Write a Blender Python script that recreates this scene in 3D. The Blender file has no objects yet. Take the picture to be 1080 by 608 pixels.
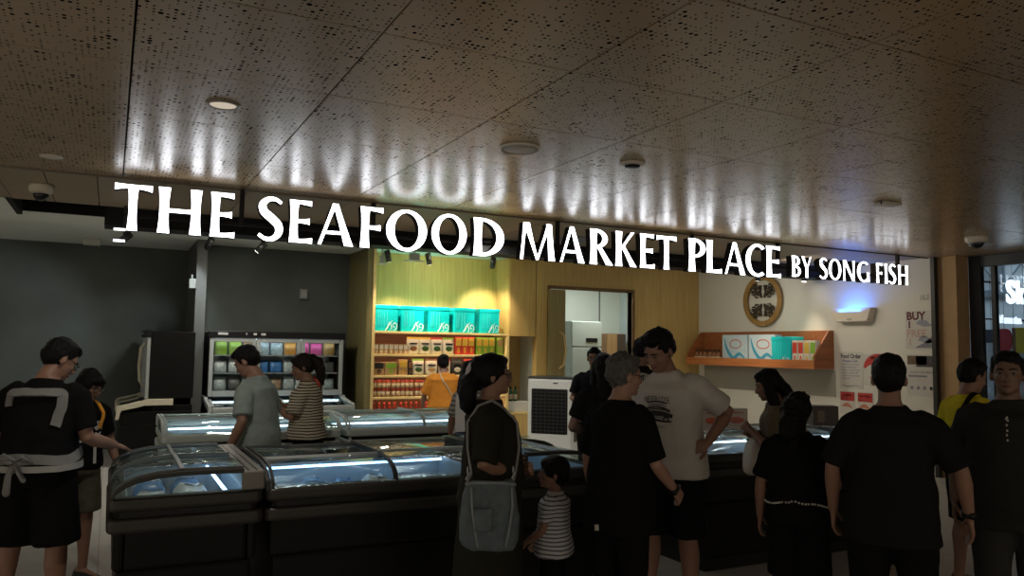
import bpy, bmesh, math, random
from math import sin, cos, pi, radians, sqrt, atan2, acos
from mathutils import Vector, Matrix, noise
from mathutils.bvhtree import BVHTree
random.seed(7)
scene = bpy.context.scene
COL = scene.collection
V = Vector

# ---------------------------------------------------------------- camera
FPX = 825.0
def axes():
    vA = V((115.7-540, 360-304, FPX)); b = V((1, (390-360)/(2150-115.7), 0))
    y = vA.normalized(); t = -vA.dot(vA)/vA.dot(b); x = (vA+b*t).normalized()
    z = x.cross(y)
    if z.y > 0: z = -z
    return x, y, z
AX, AY, AZ = axes()                     # world axes seen in camera space (right, down, forward)
EYE = 1.65
cam_d = bpy.data.cameras.new('camera'); cam = bpy.data.objects.new('camera', cam_d); COL.objects.link(cam)
right = V((AX.x, AY.x, AZ.x)); down = V((AX.y, AY.y, AZ.y)); fwd = V((AX.z, AY.z, AZ.z))
cam.matrix_world = Matrix(((right.x, -down.x, -fwd.x, 0), (right.y, -down.y, -fwd.y, 0), (right.z, -down.z, -fwd.z, EYE), (0, 0, 0, 1)))
cam_d.sensor_width = 36; cam_d.lens = 36*FPX/1080; cam_d.clip_start = .05; cam_d.clip_end = 100
scene.camera = cam
def ray(u, v):
    return right*(u-540) + down*(v-304) + fwd*FPX
def onY(u, v, Y): r = ray(u, v); return V((0, 0, EYE)) + r*(Y/r.y)
def onX(u, v, X): r = ray(u, v); return V((0, 0, EYE)) + r*(X/r.x)
def onZ(u, v, Z): r = ray(u, v); return V((0, 0, EYE)) + r*((Z-EYE)/r.z)
def spot(u, d):                          # ground point d metres deep along the view axis under picture column u
    hv = 360 + (u-115.7)*30/(2150-115.7)
    r = ray(u, hv)/FPX*d
    return r.x, r.y

# ---------------------------------------------------------------- materials
def S(r, g, b):                          # 0-255 display colour to linear
    f = lambda c: (c/255/12.92) if c/255 <= .04045 else ((c/255+.055)/1.055)**2.4
    return (f(r), f(g), f(b), 1)
def nd(nt, typ, **kw):
    n = nt.nodes.new(typ)
    for k, v in kw.items(): setattr(n, k, v)
    return n
MATS = {}
def pm(name, col, rough=.6, metal=0, var=.15, vscale=6, bump=0, bscale=80, spec=.5, emit=None, estr=0, stretch=None):
    if name in MATS: return MATS[name]
    m = bpy.data.materials.new(name); m.use_nodes = True; nt = m.node_tree
    b = nt.nodes['Principled BSDF']; b.inputs['Roughness'].default_value = rough; b.inputs['Metallic'].default_value = metal
    b.inputs['Specular IOR Level'].default_value = spec
    col = tuple(col)+(1,) if len(col) == 3 else col
    tc = nd(nt, 'ShaderNodeTexCoord'); vec = tc.outputs['Object']
    if stretch:
        mp = nd(nt, 'ShaderNodeMapping'); mp.inputs['Scale'].default_value = stretch
        nt.links.new(vec, mp.inputs[0]); vec = mp.outputs[0]
    if var:
        n = nd(nt, 'ShaderNodeTexNoise'); n.inputs['Scale'].default_value = vscale; n.inputs['Detail'].default_value = 5
        nt.links.new(vec, n.inputs['Vector'])
        mx = nd(nt, 'ShaderNodeMix', data_type='RGBA')
        mx.inputs[6].default_value = tuple(c*(1-var) for c in col[:3])+(1,)
        mx.inputs[7].default_value = tuple(min(1, c*(1+var)) for c in col[:3])+(1,)
        nt.links.new(n.outputs['Fac'], mx.inputs[0]); nt.links.new(mx.outputs[2], b.inputs['Base Color'])
    else: b.inputs['Base Color'].default_value = col
    if bump:
        n2 = nd(nt, 'ShaderNodeTexNoise'); n2.inputs['Scale'].default_value = bscale; n2.inputs['Detail'].default_value = 3
        nt.links.new(vec, n2.inputs['Vector'])
        bp = nd(nt, 'ShaderNodeBump'); bp.inputs['Strength'].default_value = bump; bp.inputs['Distance'].default_value = .01
        nt.links.new(n2.outputs['Fac'], bp.inputs['Height']); nt.links.new(bp.outputs[0], b.inputs['Normal'])
    if emit:
        b.inputs['Emission Color'].default_value = tuple(emit)+(1,) if len(emit) == 3 else emit
        b.inputs['Emission Strength'].default_value = estr
    MATS[name] = m
    return m
def em(name, col, s):
    if name in MATS: return MATS[name]
    m = bpy.data.materials.new(name); m.use_nodes = True; nt = m.node_tree; nt.nodes.clear()
    e = nd(nt, 'ShaderNodeEmission'); e.inputs[0].default_value = tuple(col)+(1,); e.inputs[1].default_value = s
    o = nd(nt, 'ShaderNodeOutputMaterial'); nt.links.new(e.outputs[0], o.inputs[0]); MATS[name] = m
    return m
def glass(name, tint=(.93, .97, .96), fac=.06, rough=.03):
    if name in MATS: return MATS[name]
    m = bpy.data.materials.new(name); m.use_nodes = True; nt = m.node_tree; nt.nodes.clear()
    t = nd(nt, 'ShaderNodeBsdfTransparent'); t.inputs[0].default_value = tuple(tint)+(1,)
    g = nd(nt, 'ShaderNodeBsdfGlossy'); g.inputs['Roughness'].default_value = rough; g.inputs[0].default_value = (.9, .95, .95, 1)
    lw = nd(nt, 'ShaderNodeLayerWeight'); lw.inputs[0].default_value = .5
    pw = nd(nt, 'ShaderNodeMath', operation='POWER'); nt.links.new(lw.outputs['Facing'], pw.inputs[0]); pw.inputs[1].default_value = 4.5
    ma = nd(nt, 'ShaderNodeMath', operation='MULTIPLY_ADD'); ma.inputs[1].default_value = .75; ma.inputs[2].default_value = fac*.6
    ma.use_clamp = True
    nt.links.new(pw.outputs[0], ma.inputs[0])
    mx = nd(nt, 'ShaderNodeMixShader'); nt.links.new(ma.outputs[0], mx.inputs[0]); nt.links.new(t.outputs[0], mx.inputs[1]); nt.links.new(g.outputs[0], mx.inputs[2])
    o = nd(nt, 'ShaderNodeOutputMaterial'); nt.links.new(mx.outputs[0], o.inputs[0]); MATS[name] = m
    return m
def stripes(name, c1, c2, period=.045, duty=.5, axis=2, wob=.006):
    if name in MATS: return MATS[name]
    m = pm(name, c1, .9, var=0, bump=.15, bscale=300); nt = m.node_tree; b = nt.nodes['Principled BSDF']
    tc = nd(nt, 'ShaderNodeTexCoord'); sp = nd(nt, 'ShaderNodeSeparateXYZ'); nt.links.new(tc.outputs['Object'], sp.inputs[0])
    nz = nd(nt, 'ShaderNodeTexNoise'); nz.inputs['Scale'].default_value = 7; nt.links.new(tc.outputs['Object'], nz.inputs['Vector'])
    a = nd(nt, 'ShaderNodeMath', operation='MULTIPLY_ADD'); nt.links.new(nz.outputs[0], a.inputs[0]); a.inputs[1].default_value = wob*4; nt.links.new(sp.outputs[axis], a.inputs[2])
    md = nd(nt, 'ShaderNodeMath', operation='DIVIDE'); nt.links.new(a.outputs[0], md.inputs[0]); md.inputs[1].default_value = period
    fr = nd(nt, 'ShaderNodeMath', operation='FRACT'); nt.links.new(md.outputs[0], fr.inputs[0])
    gt = nd(nt, 'ShaderNodeMath', operation='GREATER_THAN'); nt.links.new(fr.outputs[0], gt.inputs[0]); gt.inputs[1].default_value = duty
    mx = nd(nt, 'ShaderNodeMix', data_type='RGBA'); nt.links.new(gt.outputs[0], mx.inputs[0])
    mx.inputs[6].default_value = c1; mx.inputs[7].default_value = c2
    nt.links.new(mx.outputs[2], b.inputs['Base Color'])
    return m
def wood(name, c1, c2, rough=.5, axis=2, scale=5):
    if name in MATS: return MATS[name]
    m = pm(name, c1, rough, var=0); nt = m.node_tree; b = nt.nodes['Principled BSDF']
    tc = nd(nt, 'ShaderNodeTexCoord'); mp = nd(nt, 'ShaderNodeMapping'); sc = [6, 6, 6]; sc[axis] = .35
    mp.inputs['Scale'].default_value = sc; nt.links.new(tc.outputs['Object'], mp.inputs[0])
    n = nd(nt, 'ShaderNodeTexNoise'); n.inputs['Scale'].default_value = scale; n.inputs['Detail'].default_value = 6; n.inputs['Distortion'].default_value = .4
    nt.links.new(mp.outputs[0], n.inputs['Vector'])
    r = nd(nt, 'ShaderNodeValToRGB'); r.color_ramp.elements[0].position = .3; r.color_ramp.elements[0].color = c1
    r.color_ramp.elements[1].position = .7; r.color_ramp.elements[1].color = c2
    nt.links.new(n.outputs[0], r.inputs[0]); nt.links.new(r.outputs[0], b.inputs['Base Color'])
    return m

# ---------------------------------------------------------------- mesh building
class MB:
    def __init__(s): s.v = []; s.f = []; s.m = []; s.cm = 0
    def add(s, vs, fs):
        o = len(s.v); s.v += [tuple(x) for x in vs]
        for f in fs: s.f.append(tuple(i+o for i in f)); s.m.append(s.cm)
        return s
    def box(s, a, b):
        x0, y0, z0 = [min(p, q) for p, q in zip(a, b)]; x1, y1, z1 = [max(p, q) for p, q in zip(a, b)]
        return s.add([(x0,y0,z0),(x1,y0,z0),(x1,y1,z0),(x0,y1,z0),(x0,y0,z1),(x1,y0,z1),(x1,y1,z1),(x0,y1,z1)],
              [(0,3,2,1),(4,5,6,7),(0,1,5,4),(1,2,6,5),(2,3,7,6),(3,0,4,7)])
    def obox(s, c, ex, ey, ez):          # box from centre and three half-axis vectors
        c = V(c); vs = []
        for k in (-1, 1):
            for i, j in ((-1,-1),(1,-1),(1,1),(-1,1)): vs.append(c+V(ex)*i+V(ey)*j+V(ez)*k)
        return s.add(vs, [(0,3,2,1),(4,5,6,7),(0,1,5,4),(1,2,6,5),(2,3,7,6),(3,0,4,7)])
    def loft(s, rings, cap=True, closed=True):
        n = len(rings[0]); o = len(s.v); vs = [p for r in rings for p in r]; fs = []
        for i in range(len(rings)-1):
            for j in range(n if closed else n-1):
                k = (j+1) % n
                fs.append((i*n+j, i*n+k, (i+1)*n+k, (i+1)*n+j))
        if cap:
            fs.append(tuple(range(n-1, -1, -1))); fs.append(tuple((len(rings)-1)*n+j for j in range(n)))
        return s.add(vs, fs)
    def tube(s, pts, rad, n=10, flat=1, up=None, round_end=True):
        pts = [V(p) for p in pts]; rings = []
        if not hasattr(rad, '__len__'): rad = [rad]*len(pts)
        P = list(pts); R = list(rad)
        if round_end:
            d0 = (P[0]-P[1]).normalized(); d1 = (P[-1]-P[-2]).normalized()
            P = [P[0]+d0*R[0]*.9, P[0]+d0*R[0]*.55]+P+[P[-1]+d1*R[-1]*.55, P[-1]+d1*R[-1]*.9]
            R = [R[0]*.35, R[0]*.8]+R+[R[-1]*.8, R[-1]*.35]
        prev = None
        for i, p in enumerate(P):
            t = (P[min(i+1, len(P)-1)]-P[max(i-1, 0)])
            t = t.normalized() if t.length > 1e-9 else V((0, 0, 1))
            if prev is None:
                a = V(up) if up else (V((0, 0, 1)) if abs(t.z) < .9 else V((0, 1, 0)))
            else: a = prev
            a = (a - t*a.dot(t)); a = a.normalized() if a.length > 1e-6 else t.orthogonal().normalized()
            prev = a; b = t.cross(a)
            rings.append([p + b*(cos(2*pi*j/n)*R[i]) + a*(sin(2*pi*j/n)*R[i]*flat) for j in range(n)])
        return s.loft(rings)
    def cyl(s, p0, p1, r0, r1=None, n=20):
        return s.tube([p0, p1], [r0, r0 if r1 is None else r1], n, round_end=False)
    def ell(s, c, r, nu=16, nv=10, M=None):
        c = V(c); rings = []
        for i in range(nv+1):
            a = pi*(i+.02)/(nv+.04) if 0 < i < nv else (.06 if i == 0 else pi-.06)
            ring = []
            for j in range(nu):
                p = V((sin(a)*cos(2*pi*j/nu)*r[0], sin(a)*sin(2*pi*j/nu)*r[1], -cos(a)*r[2]))
                if M: p = M @ p
                ring.append(c+p)
            rings.append(ring)
        return s.loft(rings)
    def lathe(s, prof, c=(0, 0, 0), n=20, ax=2):
        rings = []
        for r, h in prof:
            ring = []
            for j in range(n):
                a = 2*pi*j/n; q = (cos(a)*max(r, 1e-4), sin(a)*max(r, 1e-4), h)
                if ax == 1: q = (q[0], -q[2], q[1])
                if ax == 0: q = (q[2], q[0], q[1])
                ring.append(V(c)+V(q))
            rings.append(ring)
        return s.loft(rings)
    def prism(s, poly, h0, h1, ax=0):    # polygon in the plane across axis ax
        def P(a, b, h):
            return (h, a, b) if ax == 0 else ((a, h, b) if ax == 1 else (a, b, h))
        n = len(poly); vs = [P(a, b, h0) for a, b in poly]+[P(a, b, h1) for a, b in poly]
        return s.add(vs, [tuple(range(n-1, -1, -1)), tuple(range(n, 2*n))]+[(i, (i+1) % n, n+(i+1) % n, n+i) for i in range(n)])
    def strip(s, A, B, h0, h1, ax=0):    # extruded band between two polylines A and B (same length)
        def P(q, h):
            a, b = q
            return (h, a, b) if ax == 0 else ((a, h, b) if ax == 1 else (a, b, h))
        n = len(A)
        rings = [[P(A[i], h0), P(A[i], h1), P(B[i], h1), P(B[i], h0)] for i in range(n)]
        return s.loft(rings)
    def mesh(s, name, mats=(), smooth=False):
        me = bpy.data.meshes.new(name); me.from_pydata(s.v, [], s.f)
        for m in mats: me.materials.append(m)
        me.polygons.foreach_set('material_index', s.m)
        bm = bmesh.new(); bm.from_mesh(me); bmesh.ops.recalc_face_normals(bm, faces=bm.faces); bm.to_mesh(me); bm.free()
        if smooth: me.polygons.foreach_set('use_smooth', [True]*len(me.polygons))
        me.update(); return me
    def build(s, name, mats, parent=None, smooth=False, bevel=0, seg=2, loc=None, rotz=0):
        if not isinstance(mats, (list, tuple)): mats = [mats]
        o = bpy.data.objects.new(name, s.mesh(name, mats, smooth)); COL.objects.link(o)
        if parent: o.parent = parent
        if loc: o.location = loc
        if rotz: o.rotation_euler.z = rotz
        if bevel:
            b = o.modifiers.new('bevel', 'BEVEL'); b.width = bevel; b.segments = seg; b.limit_method = 'ANGLE'; b.angle_limit = radians(35)
        return o
USED = {}
def tag(o, label, cat, group=None):
    w = len(label.split())
    if not 4 <= w <= 16: print('BADLEN', w, label)
    if label in USED and not (group and USED[label] == group): print('DUPLABEL', label)
    USED[label] = group
    o['label'] = label; o['category'] = cat
    if group: o['group'] = group
    return o
def thing(name, label, cat, loc=(0, 0, 0), rotz=0, group=None):
    o = bpy.data.objects.new(name, None); COL.objects.link(o); o.location = loc; o.rotation_euler.z = rotz
    return tag(o, label, cat, group)
def struct(o): o['kind'] = 'structure'; return o
def dup(root, loc, rotz=0, label=None, group=None, cat=None):
    r = root.copy(); COL.objects.link(r); r.location = loc; r.rotation_euler.z = rotz
    for ch in list(root.children):
        c = ch.copy(); COL.objects.link(c); c.parent = r
        for g in list(ch.children):
            d = g.copy(); COL.objects.link(d); d.parent = c
    tag(r, label or root['label'], cat or root['category'], group or root.get('group'))
    return r
def text_mesh(txt, size=1.0, extrude=0.0, align='CENTER', bold=0, width=None):
    cu = bpy.data.curves.new('t', 'FONT'); cu.body = txt; cu.size = size; cu.extrude = extrude; cu.align_x = align; cu.align_y = 'CENTER'
    cu.offset = bold; cu.resolution_u = 3
    o = bpy.data.objects.new('t', cu); COL.objects.link(o)
    dg = bpy.context.evaluated_depsgraph_get()
    me = bpy.data.meshes.new_from_object(o.evaluated_get(dg))
    bpy.data.objects.remove(o); bpy.data.curves.remove(cu)
    vs = [v.co.copy() for v in me.vertices]; fs = [tuple(p.vertices) for p in me.polygons]
    bpy.data.meshes.remove(me)
    if width and vs:
        x0 = min(v.x for v in vs); x1 = max(v.x for v in vs); k = width/max(1e-6, x1-x0)
        cx = (x0+x1)/2 if align == 'CENTER' else x0
        for v in vs: v.x = (v.x-cx)*k+(0 if align == 'CENTER' else 0)
    return vs, fs
def light(name, typ, loc, energy, col=(1, 1, 1), size=.1, rot=None, target=None, spot_deg=60, blend=.5):
    l = bpy.data.lights.new(name, typ); l.energy = energy; l.color = col
    if typ == 'AREA': l.size = size
    elif typ in ('POINT', 'SPOT'): l.shadow_soft_size = size
    if typ == 'SPOT': l.spot_size = radians(spot_deg); l.spot_blend = blend
    o = bpy.data.objects.new(name, l); COL.objects.link(o); o.location = loc
    if target: o.rotation_euler = (V(target)-V(loc)).to_track_quat('-Z', 'Y').to_euler()
    return o
def remesh(mb, name, voxel, smooth_it=3, fac=.5):
    me = mb.mesh(name); o = bpy.data.objects.new('tmp', me); COL.objects.link(o)
    r = o.modifiers.new('r', 'REMESH'); r.mode = 'VOXEL'; r.voxel_size = voxel; r.use_smooth_shade = True
    if smooth_it:
        sm = o.modifiers.new('s', 'SMOOTH'); sm.factor = fac; sm.iterations = smooth_it
    dg = bpy.context.evaluated_depsgraph_get()
    out = bpy.data.meshes.new_from_object(o.evaluated_get(dg))
    bpy.data.objects.remove(o); bpy.data.meshes.remove(me); out.name = name
    out.polygons.foreach_set('use_smooth', [True]*len(out.polygons))
    return out
def wobble(me, amp, sc, seed=0, amp2=0, sc2=40):
    me.calc_loop_triangles()
    ns = [v.normal.copy() for v in me.vertices]
    for v, n in zip(me.vertices, ns):
        p = v.co
        a = noise.noise(V((p.x*sc[0]+seed, p.y*sc[1], p.z*sc[2]+seed*2)))*amp
        if amp2: a += noise.noise(p*sc2+V((seed, 0, 0)))*amp2
        v.co = p + n*a
    me.update()
# ---------------------------------------------------------------- people
SKIN = pm('skin', (.25, .135, .09), .55, var=.12, vscale=9, bump=.05, bscale=200)
SKIN_D = pm('skin_tanned', (.17, .095, .06), .55, var=.12, vscale=9, bump=.05, bscale=200)
SKIN_P = pm('skin_pale', (.31, .175, .125), .55, var=.12, vscale=9, bump=.05, bscale=200)
HAIR = pm('hair_black', (.006, .0055, .006), .5, spec=.12, var=.3, vscale=30, bump=.6, bscale=60, stretch=(3, 3, .6))
HAIR_B = pm('hair_brown_black', (.013, .010, .008), .5, spec=.15, var=.3, vscale=30, bump=.6, bscale=60, stretch=(3, 3, .6))
HAIR_G = pm('hair_grey', (.085, .085, .08), .6, spec=.15, var=.75, vscale=26, bump=.7, bscale=60, stretch=(3, 3, .7))
EYE_W = pm('eye_white', (.13, .12, .11), .4, var=0, spec=.2)
EYE_I = pm('eye_iris', (.01, .007, .005), .2, var=0)
LIP = pm('lip', (.17, .06, .05), .5, var=0)
BLACK_P = pm('black_plastic', (.008, .008, .009), .4, var=.1, spec=.25)
def cloth(name, c, rough=.92): return pm(name, c, rough, var=.14, vscale=14, bump=.25, bscale=260, spec=.06)
BLK = cloth('black_cotton', (.008, .008, .0085)); BLK2 = cloth('faded_black_cotton', (.013, .013, .012))
SHOE_W = pm('shoe_white', (.4, .4, .38), .6); SHOE_B = pm('shoe_black', (.02, .02, .02), .5)

def norm(a): return V(a).normalized()
class Fig:
    def __init__(s, H, w, lean, hyaw, hpitch, hroll, twist=0):
        s.k = H/1.70; s.w = w; s.lean = lean; s.hy, s.hp, s.hr = hyaw, hpitch, hroll; s.tw = twist
    def T(s, p):                          # bend of the trunk above the hips
        p = V(p)
        if p.z > .95:
            t = min(1, (p.z-.95)/.42); a = s.lean*t
            q = p-V((0, 0, .95)); y = q.y*cos(a)+q.z*sin(a); z = q.z*cos(a)-q.y*sin(a)
            q = V((q.x, y, z)); b = s.tw*t
            q = V((q.x*cos(b)-q.y*sin(b), q.x*sin(b)+q.y*cos(b), q.z)); p = q+V((0, 0, .95))
        return p
    def Th(s, p):                         # head turns on the neck, then follows the trunk
        piv = V((0, .0, 1.485)); M = Matrix.Rotation(s.hy, 3, 'Z') @ Matrix.Rotation(-s.hp, 3, 'X') @ Matrix.Rotation(s.hr, 3, 'Y')
        q = M @ (V(p)-piv)+piv
        return s.T(q)
    def W(s, p): return V(p)*s.k
    def ring(s, z, rx, ry, yc=0, n=24, sq=2.3, f=None):
        r = []
        for j in range(n):
            a = 2*pi*j/n; c, q = cos(a), sin(a)
            x = rx*math.copysign(abs(c)**(2/sq), c); y = ry*math.copysign(abs(q)**(2/sq), q)
            r.append(s.W((f or s.T)((x, y+yc, z))))
        return r

def hand(mb, F, side, wr, d, hint, nrm, curl=.5, k=1.0, thumb=1.0):
    d = norm(d); n = V(nrm)-d*V(nrm).dot(d); n = n.normalized() if n.length > 1e-4 else d.orthogonal().normalized()
    l = V(hint)-d*V(hint).dot(d)-n*V(hint).dot(n); c = d.cross(n)
    l = c if c.dot(V(hint)) >= 0 else -c
    rings = []
    for t, a, b in ((-.015, .022, .018), (.01, .027, .017), (.04, .038, .015), (.075, .041, .0135), (.092, .037, .012)):
        rings.append([F.W(wr+(d*t+l*(cos(2*pi*j/14)*a)+n*(sin(2*pi*j/14)*b))*k) for j in range(14)])
    mb.loft(rings)
    for off, L, sp in ((.030, .070, .10), (.010, .078, .03), (-.010, .073, -.03), (-.029, .057, -.11)):
        p = wr+(d*.083+l*off)*k; dd = norm(d+l*sp); pts = [p]; a = 0
        for q, (fr, ca) in enumerate(((.45, .55), (.32, 1.0), (.23, .8))):
            a += curl*ca
            p = p+(dd*cos(a)+n*sin(a))*(L*fr*k); pts.append(p)
        mb.tube([F.W(x) for x in pts], [.0095*F.k*k, .0092*F.k*k, .0085*F.k*k, .0075*F.k*k], 8)
    b0 = wr+(d*.022+l*.024)*k; t1 = norm(d*.55+l*.75+n*.35*thumb); t2 = norm(d*.85+l*.25+n*.5*thumb)
    mb.tube([F.W(x) for x in (b0, b0+t1*.042*k, b0+t1*.042*k+t2*.034*k, b0+t1*.042*k+t2*.034*k+norm(d+n*.4)*.022*k)], [.014*F.k*k, .0115*F.k*k, .0105*F.k*k, .0085*F.k*k], 8)

def put(name, me, mat, parent):
    me.materials.clear(); me.materials.append(mat)
    o = bpy.data.objects.new(name, me); COL.objects.link(o); o.parent = parent; return o
def bvh_of(*os):
    vs, ps = [], []
    for o in os:
        b = len(vs); vs += [v.co.copy() for v in o.data.vertices]; ps += [tuple(i+b for i in p.vertices) for p in o.data.polygons]
    return BVHTree.FromPolygons(vs, ps)
def strap(name, guide, width, bvh, mat, parent, thick=.004, off=.003, steps=10, flatup=None):
    pts = []
    for a, b in zip(guide[:-1], guide[1:]):
        for i in range(steps): pts.append(V(a).lerp(V(b), i/steps))
    pts.append(V(guide[-1])); P = []; N = []
    for p in pts:
        loc, n, _, _ = bvh.find_nearest(p); P.append(loc); N.append(n)
    for _ in range(3):
        N = [(N[max(i-1, 0)]+N[i]+N[min(i+1, len(N)-1)]).normalized() for i in range(len(N))]
        P = [P[0]]+[(P[i-1]+P[i]*2+P[i+1])/4 for i in range(1, len(P)-1)]+[P[-1]]
    rings = []
    for i, p in enumerate(P):
        t = (P[min(i+1, len(P)-1)]-P[max(i-1, 0)]).normalized(); b = t.cross(N[i]).normalized()
        a = p+N[i]*(off+.004); rings.append([a-b*width/2-N[i]*.006, a+b*width/2-N[i]*.006, a+b*width/2+N[i]*thick, a-b*width/2+N[i]*thick])
    mb = MB(); mb.loft(rings); return mb.build(name, mat, parent)
def decal(name, vs, fs, cx, cz, bvh, mat, parent, front=True, off=.002, rot=0):
    mb = MB(); out = []
    for v in vs:
        tx = v.x*cos(rot)-v.y*sin(rot); tz = v.x*sin(rot)+v.y*cos(rot)
        x = cx-tx if front else cx+tx; z = cz+tz; sgn = 1 if front else -1
        h = bvh.ray_cast(V((x, sgn*1.0, z)), V((0, -sgn, 0)))
        y = h[0].y if h[0] else 0
        out.append((x, y+sgn*off, z))
    mb.add(out, fs); return mb.build(name, mat, parent)

def person(label, u=None, d=None, face=0, H=1.70, w=1.0, belly=0, lean=0, hyaw=0, hpitch=0, hroll=0, twist=0, pos=None,
           skin=None, hair='short', hair_mat=None, shirt=None, bottom=None, armR=None, armL=None, legs=None, curl=(.45, .45),
           shoes=None, glasses=False, voxel=.0075, handR=None, handL=None, cat='person', headk=1.0, female=False, name='person'):
    skin = skin or SKIN; hair_mat = hair_mat or HAIR
    x, y = pos if pos else spot(u, d)
    root = thing(name, label, cat, (x, y, 0), face)
    F = Fig(H, w, lean, hyaw, hpitch, hroll, twist); k = F.k; seed = (x*13.7+y*7.1) % 97
    # joints
    sh = {1: F.T((.165*w, -.008, 1.378)), -1: F.T((-.165*w, -.008, 1.378))}
    arms = {1: armR or ((.25*w, -.03, 1.12), (.27*w, .06, .88)), -1: armL or ((-.25*w, -.03, 1.12), (-.27*w, .06, .88))}
    J = {}
    for sd in (1, -1):
        e, r = V(arms[sd][0]), V(arms[sd][1])
        e = sh[sd]+(e-sh[sd]).normalized()*.285; r = e+(r-e).normalized()*.25; J[sd] = (sh[sd], e, r)
    legs = legs or {}
    LG = {}
    for sd in (1, -1):
        L = legs.get(sd, {}); hp = V((sd*.092*w, 0, .90)); an = V(L.get('ankle', (sd*.12*w, -.02, .085)))
        kn = V(L.get('knee', tuple(hp.lerp(an, .52)+V((0, .02, 0))))); LG[sd] = (hp, kn, an)
    # ---- body: one continuous surface
    mb = MB(); b = belly
    tors = [(.86, .155*w, .115*w, -.01), (.93, .172*w, .128*w+b*.3, -.008), (1.02, .155*w, .112*w+b*.8, b*.5), (1.10, .142*w, .105*w+b, b*.6), (1.20, .150*w, .108*w+b*.6, b*.4),
            (1.30, .163*w, .112*w, .0), (1.36, .160*w, .098*w, -.01), (1.405, .115*w, .078, -.015), (1.435, .080, .066, -.013), (1.465, .060, .060, -.010)]
    if female: tors[5] = (1.27, .155*w, .128*w, .014)
    mb.loft([F.ring(z, rx, ry, yc) for z, rx, ry, yc in tors])
    mb.tube([F.W(F.T((0, -.015, 1.41))), F.W(F.T((0, -.01, 1.47))), F.W(F.Th((0, .005, 1.54)))], [.062*k, .056*k, .054*k], 14)
    hc = headk
    def HP(p): return F.W(F.Th(V((p[0]*hc, p[1]*hc, 1.50+(p[2]-1.50)*hc))))
    def hell(c, r, nu=18, nv=12, sq=None):
        t = MB(); t.ell(c, r, nu, nv); mb.add([HP(v) for v in t.v], t.f)
    hell((0, -.004, 1.61), (.0755, .094, .094)); hell((0, .030, 1.565), (.064, .068, .078)); hell((0, .045, 1.528), (.052, .050, .048))
    hell((0, .079, 1.503), (.024, .021, .019))                                       # chin
    hell((0, .066, 1.617), (.056, .026, .016)); hell((.034, .064, 1.572), (.024, .026, .022)); hell((-.034, .064, 1.572), (.024, .026, .022))
    t = MB(); t.tube([(0, .088, 1.603), (0, .099, 1.585), (0, .110, 1.566)], [.0085, .0105, .0135], 10); mb.add([HP(v) for v in t.v], t.f)
    hell((.011, .098, 1.561), (.0095, .012, .009)); hell((-.011, .098, 1.561), (.0095, .012, .009))
    hell((0, .091, 1.537), (.021, .0125, .007)); hell((0, .089, 1.527), (.019, .0125, .0075))
    for sd in (1, -1):
        t = MB(); t.ell((0, 0, 0), (.009, .019, .031), 12, 8); R = Matrix.Rotation(sd*-.35, 3, 'Z')
        mb.add([HP(R @ V(v)+V((sd*.0785, -.004, 1.577))) for v in t.v], t.f)
        s0, e, r = J[sd]
        mb.tube([F.W(p) for p in (s0+V((-sd*.02, 0, 0)), s0.lerp(e, .15), s0.lerp(e, .55), e, e.lerp(r, .28), e.lerp(r, .7), r)],
                [q*k*(.5+.5*w) for q in (.046, .048, .044, .038, .041, .032, .0255)], 14)
        hd = (handR if sd == 1 else handL) or {}
        hand(mb, F, sd, r, hd.get('d', r-e), hd.get('hint', (0, 1, .2)), hd.get('n', (-sd, 0, 0)), hd.get('curl', curl[0 if sd == 1 else 1]), hd.get('k', 1.0))
        hp, kn, an = LG[sd]
        mb.tube([F.W(p) for p in (hp, hp.lerp(kn, .3), hp.lerp(kn, .75), kn, kn.lerp(an, .25)+V((0, -.012, 0)), kn.lerp(an, .65), an)],
                [q*k*(.4+.6*w) for q in (.092, .088, .066, .057, .058, .043, .036)], 16)
        fd = norm(V(legs.get(sd, {}).get('toe', (sd*.25, 1, 0))))
        mb.tube([F.W(p) for p in (an+V((0, 0, -.01))-fd*.03, an+V((0, 0, -.035))+fd*.06, V((an.x, an.y, an.z-.055))+fd*.15)], [.036*k, .034*k, .024*k], 12)
    body = put('body', remesh(mb, 'body', voxel, 2, .5), skin, root)
    # ---- face details
    for sd in (1, -1):
        m_ = MB(); t = MB(); t.ell((sd*.031, .0835, 1.598), (.0135, .008, .0075), 10, 6); m_.add([HP(v) for v in t.v], t.f)
        ob = m_.build('eye', EYE_W, root, True)
        m_ = MB(); t = MB(); t.ell((sd*.031, .089, 1.598), (.0062, .0038, .0062), 10, 6); m_.add([HP(v) for v in t.v], t.f); m_.build('iris', EYE_I, ob, True)
        m_ = MB(); t = MB(); t.tube([(sd*.014, .0925, 1.618), (sd*.032, .091, 1.6225), (sd*.05, .078, 1.617)], [.0035, .0045, .0025], 6); m_.add([HP(v) for v in t.v], t.f); m_.build('eyebrow', hair_mat, root, True)
    m_ = MB(); t = MB(); t.tube([(-.022, .094, 1.532), (0, .1025, 1.533), (.022, .094, 1.532)], [.003, .0062, .003], 8); m_.add([HP(v) for v in t.v], t.f); m_.build('lips', LIP, root, True)
    if glasses:
        m_ = MB(); t = MB()
        for sd in (1, -1):
            pts = [V((sd*.034+cos(a)*.023, .108-abs(cos(a)*.0)-max(0, sd*cos(a))*.012, 1.594+sin(a)*.017)) for a in [2*pi*i/16 for i in range(17)]]
            t.tube(pts, .0022, 6); t.tube([(sd*.057, .097, 1.60), (sd*.077, .06, 1.60), (sd*.084, -.01, 1.597)], .002, 6)
        t.tube([(-.012, .108, 1.60), (0, .111, 1.602), (.012, .108, 1.60)], .002, 6); m_.add([HP(v) for v in t.v], t.f)
        gl = m_.build('glasses', BLACK_P, root, True)
        m_ = MB(); t = MB()
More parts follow.
